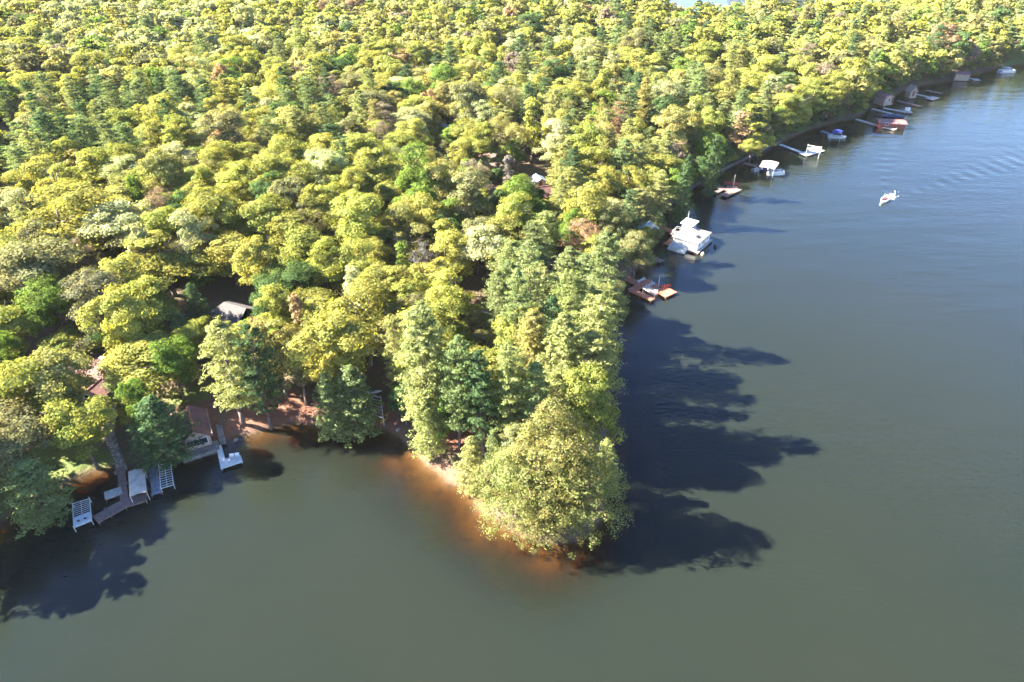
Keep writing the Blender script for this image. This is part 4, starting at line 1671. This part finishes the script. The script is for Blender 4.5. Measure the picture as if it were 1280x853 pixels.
kayak('yellow kayak on the bank at the right foot of the stored tube-frame lift', (481, 523), 1.0, R(70), M['yellow'])
kayak('teal kayak resting in the stored tube-frame lift', (459, 503), z0_ + 1.25, R(20), M['teal'])
kayak('pale kayak lying behind the stored tube-frame lift', (466, 490), z0_ + .6, R(5), M['alu'])

# ---- houses in the woods
h0, h1 = V2((279, 379), 8.2), V2((306, 386.5), 8.2)
dv = h1 - h0
rz = math.atan2(dv.y, dv.x) - math.pi / 2
mid = (h0 + h1) / 2
ux = dv.normalized()
ctr = mid - ux * 1.6
cab = house('cabin', 'grey-roofed cabin with a sunlit hipped left end, in a gap of the woods', 'house', (ctr.x, ctr.y), rz, 8.6, dv.length + 3.2, 3.0, 3.1,
            M['wall_red'], M['shingle_grey'], hip=(3.4, 0), wins=[('r', -1, 1.6, 1.2, 1.1), ('r', 2, 1.6, 1.2, 1.1), ('l', 0, 1.6, 1.2, 1.1)], door=('r', .6), chimney=None, z=2.4)
pw_ = V2((286, 412), 5.0)
house('porch_annex', 'low pinkish annex roof in front of the grey-roofed cabin, half hidden by pine', 'annex', (pw_.x, pw_.y), rz + math.pi / 2, 3.4, 3.6, 2.2, .7, M['wall_red'], M['shingle_pink'], z=2.3, wins=[('f', 0, 1.2, 1.2, .9)])
c = V2((113, 459), 6.0)
rh_ = house('house', 'red-brown roofed house with a small skylight, among crowns above the steps', 'house', (c.x, c.y), R(78), 7.5, 8.5, 2.8, 1.6, M['wall_red'], M['shingle_red'],
            wins=[('f', -1.5, 1.5, 1.1, 1.0), ('l', 1, 1.5, 1.3, 1.0)], door=('l', -2), z=2.9)
MB().box((1.6, -1.4, 4.05), (.75, .75, .5)).build('skylight', M['white'], [o for o in rh_.children if o.name.startswith('roof')][0])
c = V2((126, 482), 5.0)
house('porch_wing', 'lower red-brown wing with a dark doorway, above the top of the steps', 'house wing', (c.x, c.y), R(-12), 4.8, 5.0, 2.4, .9, M['wall_tan'], M['shingle_red'],
      wins=[('f', -1.0, 1.3, 1.2, 1.1)], door=('f', 1.2), z=2.9)
c = V2((590, 396), 6)
house('house', 'dark-roofed house deep among the pines behind the point', 'house', (c.x, c.y), R(65), 7, 9, 2.8, 1.8, M['wall_brown'], M['shingle_dark'], wins=[('l', 0, 1.5, 1.2, 1), ('r', 0, 1.5, 1.2, 1)], chimney=(1.2, 2), z=3)
c = V2((604, 408), 5)
house('shed', 'small mauve-roofed shed right of the dark-roofed house', 'shed', (c.x, c.y), R(60), 3, 4, 2.2, .8, M['wall_tan'], M['shingle_pink'], z=3, door=('r', 0))
c = V2((670, 243), 6)
house('house', 'house with a white gable wall peeking out of the central woods', 'house', (c.x, c.y), R(-70), 6, 8, 3, 2.0, M['white'], M['shingle_brown'], z=3, wins=[('f', 0, 2.2, .9, .9)], door=('f', -1.6))
c = V2((673, 223), 5.5)
house('shed', 'blue-grey metal-roofed shed behind the white gable', 'shed', (c.x, c.y), R(20), 3.6, 3.6, 2.2, .9, M['wall_tan'], M['blue_roof'], z=3, door=('f', 0))
c = V2((806, 285), 4)
house('cottage', 'pale blue-roofed cottage on the bank behind the houseboat walkway', 'house', (c.x, c.y), R(-35), 4.6, 5.5, 2.4, 1.3, M['wall_tan'], M['blue_roof'], z=1.2, wins=[('r', 1, 1.4, 1.2, 1.0)], door=('r', -1.5))
c = V2((557, 163), 7)
house('house', 'pale blue roof glimpsed far back in the centre woods', 'house', (c.x, c.y), R(15), 8, 10, 3, 2, M['wall_tan'], M['blue_roof'], z=3, wins=[('f', 0, 1.6, 1.2, 1)], door=('f', 2))
c = V2((1113, 50), 8)
house('house', 'white house far back in the woods at upper right', 'house', (c.x, c.y), R(10), 9, 9, 3.5, 2.4, M['white'], M['shingle_grey'], z=3, wins=[('f', -2, 1.8, 1.2, 1.2), ('f', 2, 1.8, 1.2, 1.2)], door=('f', 0))
c = V2((1106, 119.5), 4)
house('cottage', 'pale cottage on the bank behind the far pale docks', 'house', (c.x, c.y), R(25), 5, 5, 2.4, 1.2, M['wall_tan'], M['shingle_pink'], z=1.5, wins=[('f', 0, 1.5, 1.2, 1)], door=('f', 2))
c = V2((1142, 107.5), 5)
house('shed', 'pale peaked shed on the bank behind the long dock', 'shed', (c.x, c.y), R(10), 3.0, 3.0, 2.2, 1.8, M['wall_tan'], M['cream_roof'], z=1.2, door=('f', 0))
c = V2((1203, 88.5), 4)
house('shelter', 'pale low-roofed shelter on the sandy shore at upper right', 'shelter', (c.x, c.y), R(80), 4.5, 6, 2.1, .5, M['wall_tan'], M['shingle_pink'], z=1.0, door=('r', 0))

# ---- right shore
G_D = 'docks along the right shore'
red = dock('reddish dock with four fingers and an outer deck of red chairs', [((783, 348), (825, 366), 2.0, 'walkway'), ((801, 356), (810.5, 349.5), 2.2, 'finger'), ((813.5, 361), (821, 355), 2.0, 'finger'),
      ((801, 356.5), (789, 363.5), 1.8, 'finger'), ((788, 362.5), (816.5, 374.5), 1.6, 'finger'), ((824, 368), (838.5, 361.5), 3.6, 'outer_deck')], M['dock_red'], group=G_D, plank=.22)
boat_lift('pale metal lift in the lower slip of the reddish fingered dock', [(804, 360.5), (808, 357.5), (822, 364), (818.5, 369.5)], z=1.1, rungs=8)
boat_lift('small pale lift in the upper slip of the reddish fingered dock', [(810, 357), (812, 358), (818, 354), (815, 352.5)], z=1.0, rungs=4)
boat_lift('narrow pale lift at the top of the reddish fingered dock', [(797, 351.5), (799, 352.5), (806.5, 348.5), (804.5, 347.5)], z=1.0, rungs=4)
for i, (p, w_) in enumerate([((828.5, 360.5), 'left one of the three red chairs on the fingered dock'), ((832.5, 359.3), 'middle one of the three red chairs on the fingered dock'), ((836.2, 358.8), 'right one of the three red chairs on the fingered dock')]):
    q = V2(p, .62)
    chair(w_, (q.x, q.y), .6, R(150 + 12 * i), M['red_furn'], 'red chairs on the docks')
q = V2((823, 358), .6)
tag(MB().tube((q.x, q.y, -1), (q.x, q.y, 3.4), .05).build('flag_pole', M['white']), 'thin white pole beside the red chairs on the fingered dock', 'pole')
dock('short single wooden dock between the fingered dock and the houseboat', [((810, 320.5), (828.5, 327), 1.7, 'walkway')], M['dock_weathered'], group=G_D, plank=.22)
# houseboat
fc, rc_, lc = V2((871, 314.8), .6), V2((887, 300.5), .6), V2((845, 304), .6)
ex = (rc_ - fc)
rz = math.atan2(ex.y, ex.x)
hx = 8.2
hy = 7.0
e1 = Vector((math.cos(rz), math.sin(rz)))
e2 = Vector((-math.sin(rz), math.cos(rz)))
org = fc + e1 * hx / 2 + e2 * hy / 2
hb = thing('houseboat', 'white two-storey houseboat with a cream hipped roof and a thin mast', 'houseboat', (org.x, org.y, 0), rz)
hb.scale = (.94, .94, .86)
MB().box((0, .6, .2), (hx + 1.4, hy + 2.6, .7)).build('hull', M['wall_brown'], hb)
MB().box((0, .6, .58), (hx + 1.6, hy + 2.8, .08)).build('deck', M['dock_pale'], hb)
MB().box((0, 0, 1.9), (hx, hy, 2.6)).build('wall', M['white'], hb)
mb = MB()
sx, sy, zr = hx / 2 + .35, hy / 2 + .35, 3.15
a_, b_ = (-hx / 2 + 3.2, 0, 4.9), (hx / 2 - 3.2, 0, 4.9)
cn = [(-sx, -sy, zr), (sx, -sy, zr), (sx, sy, zr), (-sx, sy, zr)]
for vs in ([a_, cn[0], cn[1], b_], [b_, cn[2], cn[3], a_], [b_, cn[1], cn[2]], [a_, cn[3], cn[0]]):
    mb.slab(vs, .12)
hr = mb.build('roof', M['cream_roof'], hb)
MB().box((-1.6, -2.1, 3.95), (1.3, .8, .1)).build('roof_window', M['glass'], hr)
MB().box((2.2, 2.0, 4.3), (3.2, 2.8, 2.3)).build('upper_cabin', M['white'], hb)
MB().box((2.2, 2.0, 5.55), (4.1, 3.7, .16)).build('upper_roof', M['white'], hb)
for x_ in (1.2, 2.2, 3.2):
    f = MB().box((x_, .58, 4.7), (.75, .06, .75)).build('window', M['white'], hb)
    MB().box((x_, .55, 4.7), (.58, .06, .58)).build('pane', M['glass'], f)
for y_ in (1.3, 2.7):
    f = MB().box((3.82, y_, 4.7), (.06, .8, .75)).build('window', M['white'], hb)
    MB().box((3.85, y_, 4.7), (.06, .6, .58)).build('pane', M['glass'], f)
for y_ in (-2.4, -.6, 1.2, 2.6):
    f = MB().box((hx / 2 + .03, y_, 2.0), (.06, .9, 1.0)).build('window', M['white'], hb)
    MB().box((hx / 2 + .06, y_, 2.0), (.06, .7, .8)).build('pane', M['glass'], f)
for x_ in (-2.9, -.4, 2.6):
    f = MB().box((x_, -hy / 2 - .03, 2.0), (.8, .06, 1.0)).build('window', M['white'], hb)
    MB().box((x_, -hy / 2 - .06, 2.0), (.5, .06, .8)).build('pane', M['glass'], f)
d_ = MB().box((1.0, -hy / 2 - .04, 1.65), (.9, .06, 2.0)).build('door', M['dock_pale'], hb)
MB().box((1.3, -hy / 2 - .1, 1.6), (.08, .06, .1)).build('handle', M['dark'], d_)
MB().tube((2.6, 2.8, 5.6), (2.6, 2.8, 8.8), .07, .03).tube((2.3, 2.8, 7.6), (2.9, 2.8, 7.6), .03).build('mast', M['white'], hb)
# rooftop railed deck on the land side
mb = MB()
for (p, q) in (((-3.6, 1.6), (-3.6, 4.3)), ((-3.6, 4.3), (-.4, 4.3)), ((-.4, 4.3), (-.4, 1.6))):
    for zz in (4.1, 4.6):
        mb.tube((p[0], p[1], zz), (q[0], q[1], zz), .035, n=4)
    for t in (0, .33, .66, 1):
        x_, y_ = p[0] + (q[0] - p[0]) * t, p[1] + (q[1] - p[1]) * t
        mb.tube((x_, y_, 3.1), (x_, y_, 4.6), .035, n=4)
mb.build('railing', M['alu'], hb)
MB().box((-2.0, 3.6, 3.3), (3.4, 2.4, .12)).build('roof_deck', M['shingle_dark'], hb)
dock('wooden gangway dock linking the bank to the white houseboat', [((822, 281.5), (848, 293), 1.8, 'walkway'), ((833, 302), (850, 309.5), 2.6, 'side_deck'), ((840, 300), (848, 293.5), 1.6, 'side_deck')], M['dock_red'], group=G_D, plank=.25)
q = V2((846.5, 311.5), .4)
pontoon('pale pontoon boat moored on the near side of the white houseboat', (q.x, q.y), rz + R(95), 4.6, 2.3, M['alu'], M['alu'])
for lb, p, mt in (('black mooring buoy floating right of the white houseboat', (894.3, 308), 'dark'), ('tan mooring buoy floating in front of the white houseboat', (878.3, 318), 'tan_cloth')):
    q = V2(p, .2)
    r = thing('mooring_buoy', lb, 'buoy', (q.x, q.y, 0), 0, 'mooring buoys by the houseboat')
    MB().tube((0, 0, -.3), (0, 0, .1), .3, .45, 12).tube((0, 0, .1), (0, 0, .5), .45, .38, 12).tube((0, 0, .5), (0, 0, .72), .38, .15, 12).build('float', M[mt], r, smooth=False)
    MB().tube((0, 0, .72), (0, 0, .95), .05, n=6).build('ring_post', M['alu'], r)
# dock 3
dock('dark reddish dock with three short fingers beyond the houseboat', [((876, 229), (916, 238), 2.0, 'walkway'), ((891, 233), (881, 239), 1.5, 'finger'), ((903, 236), (892.5, 241.5), 1.5, 'finger'), ((923, 236), (904, 245), 2.2, 'outer_deck'),
      ((908, 233.5), (922, 235), 2.6, 'outer_deck')], M['dock_weathered'], group=G_D, plank=.3)
q = V2((914, 232.5), .6)
r = thing('bench', 'dark red bench on the outer deck of the three-fingered dock', 'bench', (q.x, q.y, .6), R(-10))
MB().box((0, 0, .45), (4.2, .6, .1)).build('seat', M['red_paint'], r)
MB().box((0, .32, .8), (4.2, .08, .6)).build('backrest', M['red_paint'], r)
for x_ in (-1.9, 0, 1.9):
    MB().box((x_, 0, .22), (.1, .5, .4)).build('leg', M['red_paint'], r)
q = V2((916.5, 233), .6)
tag(MB().tube((q.x, q.y, -1), (q.x, q.y, 4.2), .06).build('flag_pole', M['alu']), 'grey pole on the three-fingered dock, beside the red bench', 'pole')
# stone wall along the bank
pp = [W(*p, 0) for p in [(829, 262), (850, 244.3), (880, 224.3), (920, 204.3), (950, 189.3), (975, 177)]]
mb = MB()
for i in range(len(pp) - 1):
    a, b2 = Vector(pp[i]), Vector(pp[i + 1])
    d_ = (b2 - a).normalized()
    nn_ = Vector((d_.y, -d_.x)) * .9
    k = max(1, int((b2 - a).length / 1.2))
    for j in range(k):
        c = a.lerp(b2, (j + .5) / k) + nn_ * .3
        mb.box((c.x, c.y, .1 + rr.uniform(-.05, .08)), ((b2 - a).length / k * .98, .6, 1.7), math.atan2(d_.y, d_.x) + rr.uniform(-.03, .03))
tag(mb.build('retaining_wall', M['wall_stone']), 'low dark stone retaining wall following the bank below the shoreline lawn', 'wall')
# covered dock
dock('short dark dock leading to the tan boat canopy', [((930, 204), (952, 209), 1.6, 'walkway')], M['dock_weathered'], group=G_D, plank=.4)
canopy('tan boat canopy at the lawn, over a moored boat', [(953.5, 201), (974, 203.5), (968, 212), (949, 209)], 2.9, M['tan_cloth'], .3, group='boat canopies')
q = V2((961, 212), .5)
motorboat('dark motorboat under the tan canopy by the lawn', (q.x, q.y), R(-15), 6, 2.3, M['navy'], M['white'])
q = V2((970, 217), .3)
pontoon('pale pontoon boat outside the tan canopy, nearer the open lake', (q.x, q.y), R(5), 5.0, 2.2, M['alu'], M['white'])
q = V2((947, 212), .3)
motorboat('small grey rowing boat on the shore side of the tan canopy', (q.x, q.y), R(35), 4.2, 1.6, M['alu'], M['alu'], name='rowing_boat')
# white dock with lift
dock('long white dock ending in a slanted platform, with a pale lift beside it', [((975, 180.5), (1006, 192), 1.3, 'walkway'), ((1003, 193.5), (1026, 187), 3.0, 'platform')], M['white_deck'], group=G_D, plank=.5)
boat_lift('white lift frame beyond the slanted platform of the long white dock', [(1010, 181.5), (1027, 184.5), (1025, 189), (1009, 186)], z=2.6, rungs=5, mat=M['white'])
# blue canopy boat
dock('grey dock reaching the blue-canopied boat', [((1027, 164), (1041, 168.5), 1.5, 'walkway')], M['dock_grey'], group=G_D, plank=.4)
canopy('navy blue boat canopy beyond the long white dock', [(1041, 163), (1053.5, 163.5), (1052, 168), (1039, 167.3)], 2.6, M['blue_cloth'], .4, group='boat canopies')
q = V2((1046, 171), .4)
motorboat('white motorboat nosing out from the navy blue canopy', (q.x, q.y), R(-8), 6.5, 2.4, M['white'], M['white'])
# far docks
dock('long pale dock running along the near side of the red boathouse', [((1070, 149), (1096, 156.5), 1.7, 'walkway'), ((1096, 156.5), (1120, 162), 2.0, 'walkway')], M['dock_pale'], group=G_D, plank=.5)
c = V2((1112, 158), .3)
house('boathouse', 'dark red floating boathouse with a pale pink roof at the far docks', 'boathouse', (c.x, c.y), R(80), 5.0, 9.0, 1.9, .5, M['red_paint'], M['shingle_pink'], z=.3, wins=[('l', 2, 1.5, 1.2, .9)], door=('l', -2))
dock('pale dock on the far side of the red boathouse', [((1090, 136), (1116, 142.5), 1.6, 'walkway')], M['dock_pale'], group=G_D, plank=.5)
q = V2((1116, 145.5), .4)
motorboat('dark navy covered motorboat behind the red boathouse', (q.x, q.y), R(-6), 9, 3.0, M['navy'], M['navy'], cover=M['navy'])
dock('long pale dock ending in a square platform with a white box', [((1104, 135), (1134, 140.5), 1.4, 'walkway'), ((1129, 139.5), (1140, 140), 2.6, 'platform')], M['dock_pale'], group=G_D, plank=.5)
q = V2((1134, 138.5), .6)
r = thing('storage_box', 'white storage box on the square platform of the pale dock', 'box', (q.x, q.y, .6), R(10))
MB().box((0, 0, .5), (1.6, 1.1, 1.0)).build('body', M['white'], r)
MB().box((0, 0, 1.05), (1.7, 1.2, .12)).build('lid', M['white'], r)
dock('thin dark dock beyond the platform with the white box', [((1122, 126), (1152, 133), 1.3, 'walkway')], M['dock_weathered'], group=G_D, plank=.5)
dock('long tan dock ending in a small cross platform near the peaked shed', [((1133, 115), (1164, 122), 1.5, 'walkway'), ((1161, 124), (1170, 121.5), 3.0, 'platform')], M['dock_pale'], group=G_D, plank=.5)
dock('short dark dock right of the tan one near the peaked shed', [((1158, 113), (1178, 117), 1.8, 'walkway')], M['dock_weathered'], group=G_D, plank=.5)
dock('farthest pale dock with a white end, off the sandy shore', [((1198, 96), (1216, 98.5), 1.6, 'walkway'), ((1215, 99.5), (1224, 99.5), 3.0, 'platform')], M['dock_pale'], group=G_D, plank=.6)
q = V2((1258, 90), .3)
pontoon('blue and white pontoon boat moored by the far lawn', (q.x, q.y), R(10), 8, 2.8, M['blue_cloth'], M['white'], top=M['blue_roof'])
# speedboat and its foam
motorboat('small white speedboat running on the open lake ahead of its wake', BOAT, math.atan2(-WKDIR.y, -WKDIR.x), 4.6, 1.8, M['white'], M['red_furn'])
mb = MB()
for i in range(260):
    u = abs(rr.gauss(0, 1)) * 2.4 + .9
    if rr.random() < .18:
        u = rr.uniform(2, 9)
    if u > 18:
        continue
    spread = .4 + .08 * u
    v_ = rr.gauss(0, spread * .55)
    if rr.random() < .22 and u < 7:
        v_ = (1 if rr.random() < .5 else -1) * (.8 + u * .14) + rr.gauss(0, .25)
    s_ = rr.uniform(.05, .15) * max(.25, 1 - u / 14)
    x_ = BOAT[0] + WKDIR.x * (u + 1.4) - WKDIR.y * v_
    y_ = BOAT[1] + WKDIR.y * (u + 1.4) + WKDIR.x * v_
    mb.tube((x_, y_, -.05), (x_ + rr.uniform(-.2, .2), y_ + rr.uniform(-.2, .2), s_ * .8), s_ * 1.3, s_ * .5, 6)
tag(mb.build('wake_foam', M['foam']), 'white churned foam trailing the speedboat', 'foam', kind='stuff')

# ------------------------------------------------------------------ light
SUN_EL, SUN_AZ = R(35), R(172)   # azimuth of the sun's direction in the xy plane (from +x, counter-clockwise)
sd = bpy.data.lights.new('sun', 'SUN')
sd.energy = 5.0
sd.angle = R(.5)
sd.color = (1.0, .93, .80)
so = bpy.data.objects.new('sun', sd)
COL.objects.link(so)
sv = Vector((math.cos(SUN_EL) * math.cos(SUN_AZ), math.cos(SUN_EL) * math.sin(SUN_AZ), math.sin(SUN_EL)))
so.rotation_euler = sv.to_track_quat('Z', 'Y').to_euler()
so.location = (-200, 0, 200)
world = bpy.data.worlds.new('World')
scene.world = world
world.use_nodes = True
nt = world.node_tree
bg = nt.nodes['Background']
sky = nt.nodes.new('ShaderNodeTexSky')
sky.sky_type = 'NISHITA'
sky.sun_disc = False
sky.sun_elevation = SUN_EL
sky.sun_rotation = math.pi / 2 - SUN_AZ
sky.air_density = 1.0
sky.dust_density = .2
sky.ozone_density = 4.0
hs = nt.nodes.new('ShaderNodeHueSaturation')
hs.inputs['Saturation'].default_value = 1.15
hs.inputs['Hue'].default_value = .510
nt.links.new(sky.outputs[0], hs.inputs['Color'])
nt.links.new(hs.outputs[0], bg.inputs[0])
bg.inputs[1].default_value = .052

# haze
HZ = True
if HZ:
    mb = MB()
    mb.box((0, 2800, 60), (10400, 8800, 150))
    m, nt, out = newmat('haze')
    pv = nt.nodes.new('ShaderNodeVolumePrincipled')
    pv.inputs['Color'].default_value = (.92, .95, 1, 1)
    pv.inputs['Density'].default_value = .000028
    pv.inputs['Anisotropy'].default_value = 0
    nt.links.new(pv.outputs[0], out.inputs['Volume'])
    o = mb.build('haze', m)
    tag(o, kind='stuff')

scene.view_settings.view_transform = 'Standard'
scene.view_settings.look = 'None'
scene.view_settings.gamma = 1
scene.view_settings.exposure = 3.45
scene.render.engine = 'CYCLES'
scene.cycles.max_bounces = 6
scene.cycles.diffuse_bounces = 4
scene.cycles.glossy_bounces = 2
scene.cycles.transmission_bounces = 2
scene.cycles.transparent_max_bounces = 8
scene.cycles.volume_bounces = 0
